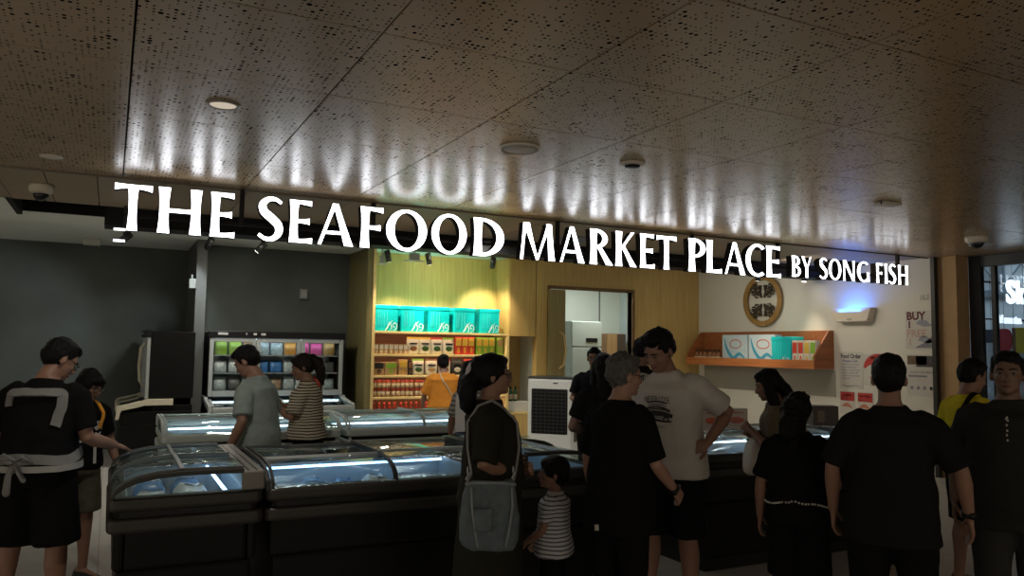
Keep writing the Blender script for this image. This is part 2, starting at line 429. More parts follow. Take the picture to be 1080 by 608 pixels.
        for sd in (1, -1): t.loft([[V((sd*.034+cos(2*pi*i/14)*.022, .107+q-max(0, sd*cos(2*pi*i/14))*.012, 1.594+sin(2*pi*i/14)*.016)) for i in range(14)] for q in (0, .0015)])
        m_.add([HP(v) for v in t.v], t.f); m_.build('lens', glass('spectacle_lens', (.95, .97, .97), .04), gl)
    # ---- hair
    hb = MB()
    def hh(c, r, nu=18, nv=12, R=None):
        t = MB(); t.ell(c, r, nu, nv, R); hb.add([HP(v) for v in t.v], t.f)
    def ht(pts, rad, n=12, flat=1):
        t = MB(); t.tube(pts, rad, n, flat); hb.add([HP(v) for v in t.v], t.f)
    amp = .006 if hair_mat is not HAIR_G else .013
    if hair in ('short', 'spiky', 'thin', 'flat'):
        hh((0, -.020, 1.632), (.083, .098, .092)); hh((0, -.035, 1.60), (.081, .083, .085)); hh((0, .022, 1.682), (.062, .064, .034))
        hh((.066, -.01, 1.632), (.018, .055, .055)); hh((-.066, -.01, 1.632), (.018, .055, .055)); amp = max(amp, .008)
        if hair == 'spiky': hh((0, .03, 1.69), (.066, .062, .042)); hh((.02, .05, 1.69), (.045, .045, .035)); amp = .009
    elif hair == 'bowl':
        hh((0, -.012, 1.630), (.089, .103, .092)); hh((0, .058, 1.658), (.066, .046, .036)); hh((.07, .02, 1.62), (.022, .06, .06)); hh((-.07, .02, 1.62), (.022, .06, .06)); hh((0, -.045, 1.585), (.082, .07, .085))
    else:
        hh((0, -.014, 1.629), (.085, .100, .090)); hh((0, -.035, 1.60), (.085, .085, .092)); hh((0, .03, 1.678), (.06, .058, .032))
        hh((.068, -.005, 1.61), (.02, .05, .06)); hh((-.068, -.005, 1.61), (.02, .05, .06))
        if hair == 'ponytail': hh((0, -.115, 1.635), (.036, .04, .04)); ht([(0, -.11, 1.64), (0, -.15, 1.59), (0, -.145, 1.51), (0, -.125, 1.43), (0, -.115, 1.37)], [.035, .056, .062, .055, .02], flat=.85)
        if hair == 'low_ponytail': hh((0, -.075, 1.62), (.07, .07, .08)); ht([(.01, -.10, 1.60), (.02, -.135, 1.55), (.02, -.14, 1.47), (.015, -.13, 1.40), (.01, -.12, 1.36)], [.05, .062, .066, .056, .02], flat=.8)
        if hair == 'long':
            ht([(0, -.06, 1.62), (0, -.095, 1.53), (0, -.11, 1.44), (0, -.115, 1.36)], [.08, .085, .088, .07], 16, .55)
            for sd in (1, -1): ht([(sd*.07, .0, 1.63), (sd*.083, .015, 1.54), (sd*.085, .01, 1.46), (sd*.08, -.01, 1.39)], [.022, .028, .028, .012], 10, 1.6)
        if hair == 'bun': hh((0, -.085, 1.655), (.05, .04, .05)); hh((0, -.09, 1.665), (.035, .045, .035))
        if hair == 'curly':
            hh((0, -.03, 1.60), (.098, .098, .098)); ht([(0, -.07, 1.58), (0, -.10, 1.50), (0, -.105, 1.42), (0, -.10, 1.37)], [.085, .09, .082, .05], 16, .7); amp = .018
    hm = remesh(hb, 'hair', .007, 2, .5); wobble(hm, amp*k, (26, 26, 20), seed, amp*.5*k, 70); put('hair', hm, hair_mat, root)
    # ---- top
    parts = {'body': body}
    if shirt:
        S_ = dict(hem=.88, sleeve=.72, mat=BLK, ease=.018, neck=.082, name='t_shirt', flare=0, fold=.010); S_.update(shirt); e_ = S_['ease']; mb = MB(); rings = []
        zz = [S_['hem'], S_['hem']+.06, 1.00, 1.08, 1.16, 1.24, 1.31, 1.355]
        zz = [z for z in zz if z >= S_['hem']]
        def prof(z):
            ts = tors
            for (z0, a0, b0, c0), (z1, a1, b1, c1) in zip(ts[:-1], ts[1:]):
                if z0 <= z <= z1: t = (z-z0)/(z1-z0); return a0+(a1-a0)*t, b0+(b1-b0)*t, c0+(c1-c0)*t
            return ts[0][1:]
        for z in sorted(set(round(q, 3) for q in zz)):
            rx, ry, yc = prof(z); lo = max(0, (1.20-z)/.32)
            rings.append(F.ring(z, max(rx, .155*w)+e_*(1.15+lo*.8)+S_['flare']*lo, max(ry, .108*w)+e_*(1+lo*.6)+S_['flare']*lo*.7, yc, 28))
        rings += [F.ring(1.395, .130*w+e_*.5, .092, -.014, 28), F.ring(1.425, .098*w+e_*.2, .084, -.014, 28), F.ring(1.442, S_['neck']+.004, .080, -.013, 28), F.ring(1.453, S_['neck']-.004, .074, -.012, 28)]
        mb.loft(rings)
        for sd in (1, -1):
            s0, e, r = J[sd]; q = S_['sleeve']; up = [s0+V((-sd*.075*w, 0, -.022)), s0+V((-sd*.02, 0, -.006)), s0.lerp(e, .12), s0.lerp(e, .35)]
            rad = [.050, .060*(.4+.6*w), .066*(.4+.6*w), .067*(.4+.6*w)]
            if q <= 1: up += [s0.lerp(e, q*.7), s0.lerp(e, q)]; rad += [.064*(.4+.6*w), .065*(.4+.6*w)]
            else: up += [s0.lerp(e, .7), e, e.lerp(r, (q-1))]; rad += [.056, .052, .046]
            t = MB(); t.tube([F.W(p) for p in up], [(a+e_*.25)*k for a in rad], 18, round_end=False); mb.add(t.v, t.f)
        sm = remesh(mb, S_['name'], .0095, 8, .5); wobble(sm, S_['fold']*k, (5, 5, 9), seed, .003*k, 22)
        parts['shirt'] = put(S_['name'], sm, S_['mat'], root)
    if bottom:
        B_ = dict(kind='shorts', hem=.50, mat=BLK, ease=.02, name=None, waist=1.0, wide=1.0); B_.update(bottom); e_ = B_['ease']; mb = MB()
        nm = B_['name'] or B_['kind']
        if B_['kind'] in ('shorts', 'trousers'):
            mb.loft([F.ring(.85, .16*w+e_, .12*w+e_, -.01, 26), F.ring(.93, .174*w+e_, .130*w+e_, -.008, 26), F.ring(B_['waist'], .158*w+e_*.6, .116*w+e_*.6+b*.7, b*.4, 26)])
            for sd in (1, -1):
                hp, kn, an = LG[sd]; h = B_['hem']; pts = [hp+V((0, 0, .03)), hp.lerp(kn, .35)]; rad = [.098*w, .10*w]
                if h > kn.z:
                    t = (hp.z-h)/(hp.z-kn.z); pts += [hp.lerp(kn, (t+.35)/2), hp.lerp(kn, t)]; rad += [.093*w*B_['wide'], .094*w*B_['wide']]
                else:
                    t = (kn.z-h)/(kn.z-an.z); pts += [hp.lerp(kn, .8), kn, kn.lerp(an, t*.5), kn.lerp(an, t)]; rad += [.082*w, .075*w, .068*w, .062*w]
                t_ = MB(); t_.tube([F.W(p) for p in pts], [(a+e_*.4)*k for a in rad], 20, round_end=False); mb.add(t_.v, t_.f)
        else:
            h = B_['hem']; mb.loft([F.ring(h, (.19*w+e_)*B_['wide'], (.16*w+e_)*B_['wide'], 0, 28), F.ring((h+.9)/2, (.182*w+e_)*(1+B_['wide'])/2, (.15*w+e_)*(1+B_['wide'])/2, 0, 28), F.ring(.92, .176*w+e_, .132*w+e_, 0, 28), F.ring(B_['waist'], .15*w+e_, .112*w+e_+b*.7, b*.4, 28)])
        sm = remesh(mb, nm, .011, 5, .5); wobble(sm, .010*k, (6, 6, 4), seed+5, .003*k, 20); parts['bottom'] = put(nm, sm, B_['mat'], root)
    for sd in (1, -1):
        hp, kn, an = LG[sd]; fd = norm(V(legs.get(sd, {}).get('toe', (sd*.25, 1, 0)))); sd_ = V((-fd.y, fd.x, 0)); mb = MB(); rings = []
        for t, wv, hh_ in ((-.075, .026, .055), (-.06, .036, .085), (-.01, .041, .092), (.05, .046, .08), (.11, .05, .06), (.165, .044, .045), (.19, .028, .03)):
            c = V((an.x, an.y, 0))+fd*t
            rings.append([F.W(c+sd_*(cos(2*pi*j/12)*wv)+V((0, 0, max(.0, hh_/2+sin(2*pi*j/12)*hh_/2)))) for j in range(12)])
        mb.loft(rings); mb.build('shoe', shoes or SHOE_B, root, True)
    parts.update(root=root, F=F, J=J, HP=HP)
    return parts
# ---------------------------------------------------------------- setting
CZ = 2.95; SZ = 3.13; YF = 6.9; YB = 11.565; YA = 12.6; YL = 13.6; XW = 9.9
def ceil_mat():
    m = pm('perforated_panel', (.36, .25, .14), .27, metal=.0, var=0, spec=.8); nt = m.node_tree; b = nt.nodes['Principled BSDF']
    L = nt.links.new
    tc = nd(nt, 'ShaderNodeTexCoord'); mp = nd(nt, 'ShaderNodeMapping'); L(tc.outputs['Object'], mp.inputs[0]); mp.inputs['Scale'].default_value = (1/.0264, 1/.0306, 0)
    fl = nd(nt, 'ShaderNodeVectorMath', operation='FLOOR'); L(mp.outputs[0], fl.inputs[0])
    fr = nd(nt, 'ShaderNodeVectorMath', operation='FRACTION'); L(mp.outputs[0], fr.inputs[0])
    sb = nd(nt, 'ShaderNodeVectorMath', operation='SUBTRACT'); L(fr.outputs[0], sb.inputs[0]); sb.inputs[1].default_value = (.5, .5, 0)
    ln = nd(nt, 'ShaderNodeVectorMath', operation='LENGTH'); L(sb.outputs[0], ln.inputs[0])
    wn = nd(nt, 'ShaderNodeTexWhiteNoise', noise_dimensions='2D'); L(fl.outputs[0], wn.inputs['Vector'])
    big = nd(nt, 'ShaderNodeTexNoise'); big.inputs['Scale'].default_value = .13; big.inputs['Detail'].default_value = 1; L(fl.outputs[0], big.inputs['Vector'])
    # hole radius: most cells carry none, some a small hole, a few a large one
    ad = nd(nt, 'ShaderNodeMath', operation='MULTIPLY_ADD'); L(big.outputs[0], ad.inputs[0]); ad.inputs[1].default_value = .75; L(wn.outputs['Value'], ad.inputs[2])
    mr = nd(nt, 'ShaderNodeValToRGB'); cr = mr.color_ramp; cr.interpolation = 'CONSTANT'
    cr.elements[0].position = 0; cr.elements[0].color = (0, 0, 0, 1); cr.elements[1].position = .50; cr.elements[1].color = (.15, .15, .15, 1)
    e = cr.elements.new(.66); e.color = (.22, .22, .22, 1); e = cr.elements.new(.76); e.color = (.33, .33, .33, 1); e = cr.elements.new(.84); e.color = (.42, .42, .42, 1)
    dv = nd(nt, 'ShaderNodeMath', operation='DIVIDE'); L(ad.outputs[0], dv.inputs[0]); dv.inputs[1].default_value = 1.75; L(dv.outputs[0], mr.inputs[0])
    lt = nd(nt, 'ShaderNodeMath', operation='LESS_THAN'); L(ln.outputs['Value'], lt.inputs[0]); L(mr.outputs[0], lt.inputs[1])
    n = nd(nt, 'ShaderNodeTexNoise'); n.inputs['Scale'].default_value = 1.2; n.inputs['Detail'].default_value = 4; L(tc.outputs['Object'], n.inputs['Vector'])
    c0 = nd(nt, 'ShaderNodeMix', data_type='RGBA'); L(n.outputs[0], c0.inputs[0]); c0.inputs[6].default_value = (.36, .245, .13, 1); c0.inputs[7].default_value = (.45, .31, .18, 1)
    mx = nd(nt, 'ShaderNodeMix', data_type='RGBA'); L(lt.outputs[0], mx.inputs[0]); L(c0.outputs[2], mx.inputs[6]); mx.inputs[7].default_value = (.004, .004, .004, 1)
    L(mx.outputs[2], b.inputs['Base Color'])
    ms = nd(nt, 'ShaderNodeMath', operation='MULTIPLY_ADD'); L(lt.outputs[0], ms.inputs[0]); ms.inputs[1].default_value = -.85; ms.inputs[2].default_value = .85; L(ms.outputs[0], b.inputs['Specular IOR Level'])
    # slightly uneven sheet metal
    w = nd(nt, 'ShaderNodeTexNoise'); w.inputs['Scale'].default_value = 5; w.inputs['Detail'].default_value = 2; L(tc.outputs['Object'], w.inputs['Vector'])
    bp = nd(nt, 'ShaderNodeBump'); bp.inputs['Strength'].default_value = .10; bp.inputs['Distance'].default_value = .02; L(w.outputs[0], bp.inputs['Height']); L(bp.outputs[0], b.inputs['Normal'])
    return m
CEIL = ceil_mat()
CONC = pm('charcoal_plaster', (.075, .086, .080), .85, var=.5, vscale=1.3, bump=.2, bscale=30)
WHITE_P = pm('white_paint', (.62, .60, .54), .7, var=.04, vscale=2)
CEIL_W = pm('ceiling_paint', (.74, .78, .74), .8, var=.05, vscale=2)
SOFF = pm('brown_soffit', (.34, .265, .175), .5, var=.1, vscale=2)
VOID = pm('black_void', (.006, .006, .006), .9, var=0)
OAK = wood('oak_panel', S(196, 168, 106), S(178, 148, 88), .5)
OAK_E = wood('oak_edge', S(222, 196, 138), S(206, 178, 120), .5, axis=0)
REDW = wood('red_cherry', S(160, 98, 56), S(134, 76, 42), .45, axis=0)
FLOOR = pm('floor_tile', (.50, .50, .475), .35, var=.07, vscale=3)
def floor_mat():
    m = FLOOR; nt = m.node_tree; b = nt.nodes['Principled BSDF']; L = nt.links.new
    br = nd(nt, 'ShaderNodeTexBrick'); br.offset = 0; br.inputs['Scale'].default_value = 1; br.inputs['Brick Width'].default_value = .6; br.inputs['Row Height'].default_value = .6
    br.inputs['Mortar Size'].default_value = .003; br.inputs['Color1'].default_value = (.52, .50, .46, 1); br.inputs['Color2'].default_value = (.47, .46, .43, 1); br.inputs['Mortar'].default_value = (.2, .2, .19, 1)
    tc = nd(nt, 'ShaderNodeTexCoord'); L(tc.outputs['Object'], br.inputs['Vector']); L(br.outputs[0], b.inputs['Base Color'])
floor_mat()
def sbuild(mb, name, mat, **k): return struct(mb.build(name, mat, **k))
# corridor and shop floor
sbuild(MB().box((-7, -6, -.12), (13.5, 15.2, 0)), 'floor', FLOOR)
# perforated ceiling panels, .917 m square, with open joints
mb = MB(); g = .004; xs = [.03+.924*i for i in range(-8, 12)]; ys = [2.165+.917*i for i in range(-9, 6)]
ys[-1] = YF-.03
for i in range(len(xs)-1):
    for j in range(len(ys)-1):
        gl = .006 if abs(xs[i]-.03) < .01 else g; gr = g
        mb.box((xs[i]+gl, ys[j]+g, CZ), (min(xs[i+1]-gr, 13), ys[j+1]-g, CZ+.03))
sbuild(mb, 'ceiling', CEIL)
sbuild(MB().box((-7.5, -6.2, CZ+.06), (13.4, YF-.03, CZ+.1)), 'ceiling_backing', VOID)
# metal edge trim of the corridor ceiling
sbuild(MB().box((-7, YF-.03, CZ-.012), (XW, YF, CZ+.14)), 'trim_1', pm('bronze_trim', (.16, .13, .10), .4, metal=.6, var=.05))
# brown soffit strip behind the sign with joints, then the dark shutter slot
mb = MB(); jx = [-6, -1.9, -.86, -.52, -.15, .35, 1.0, 1.9, 2.9, 4.0, 5.2, 6.6, 8.2, XW]
for a, b_ in zip(jx[:-1], jx[1:]): mb.box((a+.004, YF+.01, CZ), (b_-.004, 8.45, CZ+.03))
sbuild(mb, 'ceiling_strip', SOFF)
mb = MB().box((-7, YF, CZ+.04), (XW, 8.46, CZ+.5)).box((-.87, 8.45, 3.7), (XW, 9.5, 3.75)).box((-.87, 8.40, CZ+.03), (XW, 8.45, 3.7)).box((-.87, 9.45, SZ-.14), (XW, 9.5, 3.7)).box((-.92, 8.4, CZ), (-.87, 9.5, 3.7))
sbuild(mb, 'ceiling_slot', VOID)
sbuild(MB().box((-.10, 8.47, 2.772), (XW, 8.80, CZ+.02)), 'ceiling_beam', pm('shutter_box_black', (.010, .010, .010), .6, var=.1, spec=.2))
sbuild(MB().box((-7, 8.45, CZ), (-.92, 9.5, CZ+.05)).box((-7, 9.5, SZ-.14), (XW, 10.25, SZ-.10)).box((-7, 10.25, SZ), (XW, YL+.1, SZ+.05)).box((-7, 10.2, SZ-.1), (XW, 10.25, SZ)), 'ceiling_shop', CEIL_W)
# dark plaster walls
sbuild(MB().box((-7, YL, 0), (1.24, YL+.15, SZ)), 'wall_left', CONC)
sbuild(MB().box((-7.15, YF, 0), (-7, YL, SZ)), 'wall_end', CONC)
sbuild(MB().box((1.06, 12.0, 0), (1.2, YL, SZ)), 'wall_nib', pm('grey_plaster', (.085, .088, .085), .8, var=.2, vscale=2))
sbuild(MB().box((1.2, YA, 0), (3.5, YA+.15, SZ)), 'wall_alcove', CONC)
# oak back wall: bay on shelves, cupboard, door opening
sbuild(MB().box((3.44, YB-.02, 0), (3.53, YA, SZ)), 'wall_bay_side', wood('olive_panel', S(120, 112, 74), S(104, 96, 60), .6))
mb = MB().box((3.53, 12.05, 0), (5.87, 12.15, SZ))
sbuild(mb, 'wall_bay_back', wood('bay_back', S(186, 172, 100), S(168, 152, 84), .6))
DX0, DX1, DZ = 6.65, 8.35, 2.66
mb = MB().box((6.39, YB, 0), (DX0, YB+.12, SZ)).box((DX1, YB, 0), (8.98, YB+.12, SZ)).box((8.986, YB, 0), (XW, YB+.12, SZ)).box((DX0, YB, DZ), (DX1, YB+.12, SZ))
sbuild(mb, 'wall_back', OAK)
# side wall in white, with the black end strip and the stone-clad column
sbuild(MB().box((XW, 6.83, 0), (XW+.14, 13.9, SZ)), 'wall_right', WHITE_P)
sbuild(MB().box((XW-.025, 6.775, 0), (XW+.05, 6.83, CZ)), 'trim_2', pm('black_strip', (.02, .02, .02), .5, var=0))
sbuild(MB().box((XW+.06, 6.52, 0), (10.22, 6.83, CZ)), 'wall_column', pm('tan_stone', S(168, 136, 98), .7, var=.16, vscale=7, bump=.3, bscale=30))
# room behind the door opening
PW = pm('pantry_paint', (.66, .70, .66), .7, var=.03)
sbuild(MB().box((6.4, 13.75, 0), (XW, 13.85, SZ)).box((6.4, YB+.12, 0), (6.5, 13.75, SZ)), 'wall_pantry', PW)
sbuild(MB().box((9.62, YB+.125, 0), (9.70, 13.75, SZ)), 'wall_pantry_side', pm('pantry_blue', (.52, .60, .62), .6, var=.03))
o = MB().box((9.09, 13.735, 0), (9.11, 13.75, SZ)).build('trim_3', pm('grey_joint', (.08, .09, .09), .6)); struct(o)
sbuild(MB().box((5.87, 12.15, 0), (6.4, 12.25, SZ)), 'wall_nook_back', OAK)
# sliding door leaf and opening casing
dr = struct(MB().box((6.60, YB-.05, .01), (6.93, YB-.005, DZ-.02)).build('door_1', wood('door_leaf', S(150, 136, 92), S(134, 118, 78), .5)))
hm = MB(); hm.tube([(6.82, YB-.055, 1.30), (6.86, YB-.12, 1.36), (6.90, YB-.135, 1.60), (6.87, YB-.12, 1.86), (6.82, YB-.055, 1.92)], .016, 10)
hm.build('handle', pm('brass_handle', S(196, 168, 120), .35, metal=.5), dr, True)
struct(MB().box((DX0-.05, YB-.02, 0), (DX0, YB+.13, DZ+.05)).box((DX1, YB-.03, 0), (DX1+.05, YB+.13, DZ+.05)).box((DX0, YB-.02, DZ), (DX1, YB+.13, DZ+.05)).build('trim_4', wood('casing', S(120, 88, 52), S(96, 68, 40), .5)))

# ---- neighbouring shop, seen through its glass on the corridor's side
GX = 10.25
FR = pm('dark_frame', (.022, .023, .025), .45, metal=.2)
fr = MB().box((GX-.03, 6.36, 0), (GX+.06, 6.52, CZ)).box((GX-.03, -4, 2.80), (GX+.06, 6.36, CZ)).box((GX-.03, -4, 0), (GX+.06, 6.36, .12))
for y in (6.2, 4.4, 2.4, .2, -2): fr.box((GX-.02, y-.03, .12), (GX+.05, y+.03, 2.80))
w1 = struct(fr.build('window_1', FR, bevel=.006))
pn = MB()
for a, b_ in ((6.36, 6.23), (6.17, 4.43), (4.37, 2.43), (2.37, .23), (.17, -1.97), (-2.03, -4)): pn.box((GX+.008, b_, .12), (GX+.016, a, 2.80))
pn.build('pane', glass('shop_glass', (.9, .95, .98), .07), w1)
NB = pm('neighbour_paint', (.40, .44, .47), .8, var=.08)
sbuild(MB().box((13, -4, 0), (13.1, 9.6, 4)).box((10.05, 9.5, 0), (13, 9.6, 4)).box((GX, -4.1, 0), (13, -4, 4)), 'wall_neighbour', NB)
sbuild(MB().box((10.04, 6.83, 0), (10.1, 9.5, 4)), 'wall_neighbour_side', pm('cool_panel', (.42, .47, .52), .6))
sbuild(MB().box((GX, -4, 3.55), (13, 9.5, 3.6)), 'ceiling_neighbour', NB)

# ---------------------------------------------------------------- the illuminated sign
def arcpts(cx, cy, rx, ry, a0, a1, n=28):
    return [(cx+rx*cos(radians(a0+(a1-a0)*i/n)), cy+ry*sin(radians(a0+(a1-a0)*i/n))) for i in range(n+1)]
def g_stem(x, w, y0=0, y1=1, fl=.028, n=10):
    A, B = [], []
    for i in range(n+1):
        t = i/n; e = fl*abs(2*t-1)**2.2
        A.append((x-e, y0+(y1-y0)*t)); B.append((x+w+e, y0+(y1-y0)*t))
    return A, B
def g_bar(x0, x1, y, h, fl=.0, n=8, flip=0):
    A, B = [], []
    for i in range(n+1):
        t = i/n; e = fl*t**2.5
        A.append((x0+(x1-x0)*t, y-h/2-e*(1 if flip <= 0 else .2))); B.append((x0+(x1-x0)*t, y+h/2+e*(1 if flip >= 0 else .2)))
    return A, B
def g_diag(xb, xt, wb, wt, y0=0, y1=1, n=8):
    A, B = [], []
    for i in range(n+1):
        t = i/n; m = 1-.10*sin(pi*t); x = xb+(xt-xb)*t; w = (wb+(wt-wb)*t)*m
        A.append((x-w/2, y0+(y1-y0)*t)); B.append((x+w/2, y0+(y1-y0)*t))
    return A, B
def g_ring(cx, cy, rx, ry, tx, ty, a0=0, a1=360, n=40, sh=0):
    return arcpts(cx, cy, rx, ry, a0, a1, n), arcpts(cx+sh, cy, rx-tx, ry-ty, a0, a1, n)
def g_path(pts, ws, n=40):
    P = []                                # Catmull-Rom through pts with widths
    q = [pts[0]]+list(pts)+[pts[-1]]; qw = [ws[0]]+list(ws)+[ws[-1]]
    for i in range(1, len(q)-2):
        for k in range(8):
            t = k/8
            f = lambda a, b, c, d: .5*((2*b)+(-a+c)*t+(2*a-5*b+4*c-d)*t*t+(-a+3*b-3*c+d)*t**3)
            P.append((f(*[q[i+j][0] for j in (-1, 0, 1, 2)]), f(*[q[i+j][1] for j in (-1, 0, 1, 2)]), f(*[qw[i+j] for j in (-1, 0, 1, 2)])))
    P.append((pts[-1][0], pts[-1][1], ws[-1])); A, B = [], []
    for i, (x, y, w) in enumerate(P):
        x0, y0, _ = P[max(i-1, 0)]; x1, y1, _ = P[min(i+1, len(P)-1)]; L = math.hypot(x1-x0, y1-y0) or 1
        nx, ny = -(y1-y0)/L, (x1-x0)/L; A.append((x-nx*w/2, y-ny*w/2)); B.append((x+nx*w/2, y+ny*w/2))
    return A, B
W_, H_ = .17, .085
def glyph(c):
    if c == 'T': return [g_stem(.31, W_, 0, .95), g_bar(.40, .80, .945, H_, .05, flip=-1), g_bar(.40, 0, .945, H_, .05, flip=-1)], .80
    if c == 'H': return [g_stem(.03, W_), g_stem(.63, W_), g_bar(.15, .70, .50, H_)], .83
    if c == 'E': return [g_stem(.03, W_), g_bar(.15, .53, .955, H_, .035, flip=-1), g_bar(.15, .49, .51, H_, .03), g_bar(.15, .56, .045, H_, .04, flip=1)], .58
    if c == 'F': return [g_stem(.03, W_), g_bar(.15, .54, .955, H_, .04, flip=-1), g_bar(.15, .48, .50, H_, .03)], .55
    if c == 'L': return [g_stem(.03, W_), g_bar(.15, .54, .045, H_, .05, flip=1)], .55
    if c == 'I': return [g_stem(.03, W_)], .23
    if c == 'A': return [g_diag(.06, .38, .075, .09), g_diag(.71, .40, .20, .12), g_bar(.17, .58, .30, .075)], .81
    if c == 'M': return [g_diag(.06, .15, .085, .09), g_diag(.52, .19, .06, .19, -.0, 1), g_diag(.52, .86, .06, .10), g_diag(.95, .86, .19, .16)], 1.05
    if c == 'N': return [g_stem(.03, .085), g_stem(.63, .085), g_diag(.65, .10, .14, .2)], .75
    if c == 'Y': return [g_stem(.29, W_, 0, .5), g_diag(.375, .09, .16, .19, .42, 1), g_diag(.39, .67, .11, .08, .42, 1)], .74
    if c == 'K': return [g_stem(.03, W_), g_diag(.17, .58, .09, .11, .46, 1), g_diag(.61, .24, .21, .12, 0, .60)], .70
    if c == 'R': return [g_stem(.03, W_), g_ring(.17, .735, .37, .27, .16, .075, -90, 90, 24), g_bar(.12, .18, .965, .075), g_bar(.12, .18, .50, .075), g_diag(.60, .28, .21, .14, 0, .50)], .69
    if c == 'P': return [g_stem(.03, W_), g_ring(.17, .715, .38, .29, .16, .075, -90, 90, 24), g_bar(.12, .18, .965, .075), g_bar(.12, .18, .463, .075)], .56
    if c == 'B': return [g_stem(.03, W_), g_ring(.17, .755, .34, .245, .15, .07, -90, 90, 24), g_ring(.17, .265, .40, .265, .16, .075, -90, 90, 24), g_bar(.12, .18, .965, .07), g_bar(.12, .18, .52, .07), g_bar(.12, .18, .037, .075)], .58
    if c == 'D': return [g_stem(.03, W_), g_ring(.20, .5, .55, .5, .185, .08, -90, 90, 30), g_bar(.12, .21, .96, .08), g_bar(.12, .21, .04, .08)], .76
    if c == 'O': return [g_ring(.44, .5, .44, .52, .175, .075)], .88
    if c == 'C': return [g_ring(.46, .5, .46, .52, .18, .085, 52, 305, 36)], .76
    if c == 'G': return [g_ring(.46, .5, .46, .52, .18, .085, 52, 318, 36), g_stem(.66, .15, .03, .47, .015)], .84
    if c == 'S': return [g_path([(.53, .885), (.40, .965), (.24, .955), (.115, .83), (.15, .665), (.32, .52), (.47, .37), (.485, .19), (.36, .05), (.19, .04), (.045, .13)], [.07, .085, .11, .155, .18, .19, .18, .155, .11, .085, .07])], .60
LET = em('letter_face', (.93, .95, 1.0), 5.2); LSIDE = pm('letter_return', (.02, .018, .02), .6, spec=.2)
YS = 6.72
sign = thing('illuminated_sign', 'long row of white glowing letters hung under the ceiling edge above the shop front', 'sign', (0, YS, 2.5))
WORDS = [('THE', [(119, 159), (165.5, 212), (221, 248)]), ('SEAFOOD', [(270.5, 299), (304.5, 330), (334, 372.5), (379.5, 404), (407, 450), (455, 492), (499, 532)]),
         ('MARKET', [(548, 585.5), (590, 616.5), (622, 646), (649, 671), (675, 691), (692.5, 713.5)]), ('PLACE', [(726, 744.5), (745, 761.5), (764, 786), (786.5, 807), (808, 824)]),
         ('BY', [(835, 844.8), (845.5, 856)]), ('SONG', [(864, 873), (874, 887), (889, 901.5), (904, 917)]), ('FISH', [(924, 931), (932.8, 936), (937, 945), (947, 957.5)])]
for wd, spans in WORDS:
    small = wd in ('BY', 'SONG', 'FISH')
    for c, (a, b_) in zip(wd, spans):
        yv = 240+ (a-140)*(275-240)/(830-140)
        X0 = onY(a, yv, YS).x; X1 = onY(b_, yv+1, YS).x; st, wid = glyph(c)
        z0, hh_ = (.01, .365) if not small else (.035, .252)
        mb = MB()
        for A, B in st:
            f = lambda p: (X0+(p[0]/wid)*(X1-X0), z0+p[1]*hh_)
            A2 = [f(p) for p in A]; B2 = [f(p) for p in B]; n = len(A2)
            mb.cm = 0; mb.add([(x, 0, z) for x, z in A2]+[(x, 0, z) for x, z in B2], [(i, i+1, n+i+1, n+i) for i in range(n-1)])
            mb.cm = 1; mb.add([(x, .001, z) for x, z in A2]+[(x, .001, z) for x, z in B2]+[(x, .09, z) for x, z in A2]+[(x, .09, z) for x, z in B2],
                   [(i, i+1, 2*n+i+1, 2*n+i) for i in range(n-1)]+[(n+i, 3*n+i, 3*n+i+1, n+i+1) for i in range(n-1)]+[(2*n+i, 2*n+i+1, 3*n+i+1, 3*n+i) for i in range(n-1)]+[(0, n, 3*n, 2*n), (n-1, 3*n-1, 4*n-1, 2*n-1) if False else (n-1, 2*n-1, 4*n-1, 3*n-1)])
        mb.build('letter', [LET, LSIDE], sign)
bar = MB().box((.05, .10, .13), (9.3, .12, .155)); bar.build('mounting_rail', LSIDE, sign)
for x in (.92, 2.06, 4.0, 5.75, 7.06, 9.22): MB().box((x, .11, .13), (x+.035, .15, .44)).build('hanger', LSIDE, sign)
# ---------------------------------------------------------------- freezers
F_BLK = pm('freezer_black', (.006, .006, .006), .4, var=.1, spec=.15); F_RIM = pm('freezer_dark_rim', (.030, .029, .026), .4, var=.1, spec=.35)
F_GREY = pm('freezer_beige_rail', (.17, .165, .14), .4, var=.05); F_WH = pm('freezer_white', (.50, .56, .54), .4, var=.05)
F_LIN = pm('freezer_liner', (.34, .40, .45), .4, var=.03); ALU = pm('aluminium', (.45, .47, .48), .35, metal=.7, var=.05)
GLS = glass('freezer_glass', (.90, .95, .94), .05); LED = em('led_tube', (.72, .87, 1.0), 6.5); LEDB = em('led_tube_blue', (.40, .66, 1.0), 6)
PACKM = [pm('pack_white', (.62, .64, .66), .35, var=.25, vscale=18), pm('pack_blue', (.12, .24, .45), .35, var=.5, vscale=16), pm('pack_pink', (.60, .25, .22), .35, var=.5, vscale=16),
         pm('pack_silver', (.42, .46, .50), .25, var=.4, vscale=22), pm('pack_green', (.25, .42, .12), .35, var=.4, vscale=14), pm('pack_orange', (.62, .30, .06), .35, var=.4, vscale=14)]
def profile(d):
    return [(.015, .865), (.03, .895), (.07, .925), (.13, .95), (.22, .967), (.34, .975), (d*.6, .975), (d-.11, .972)]
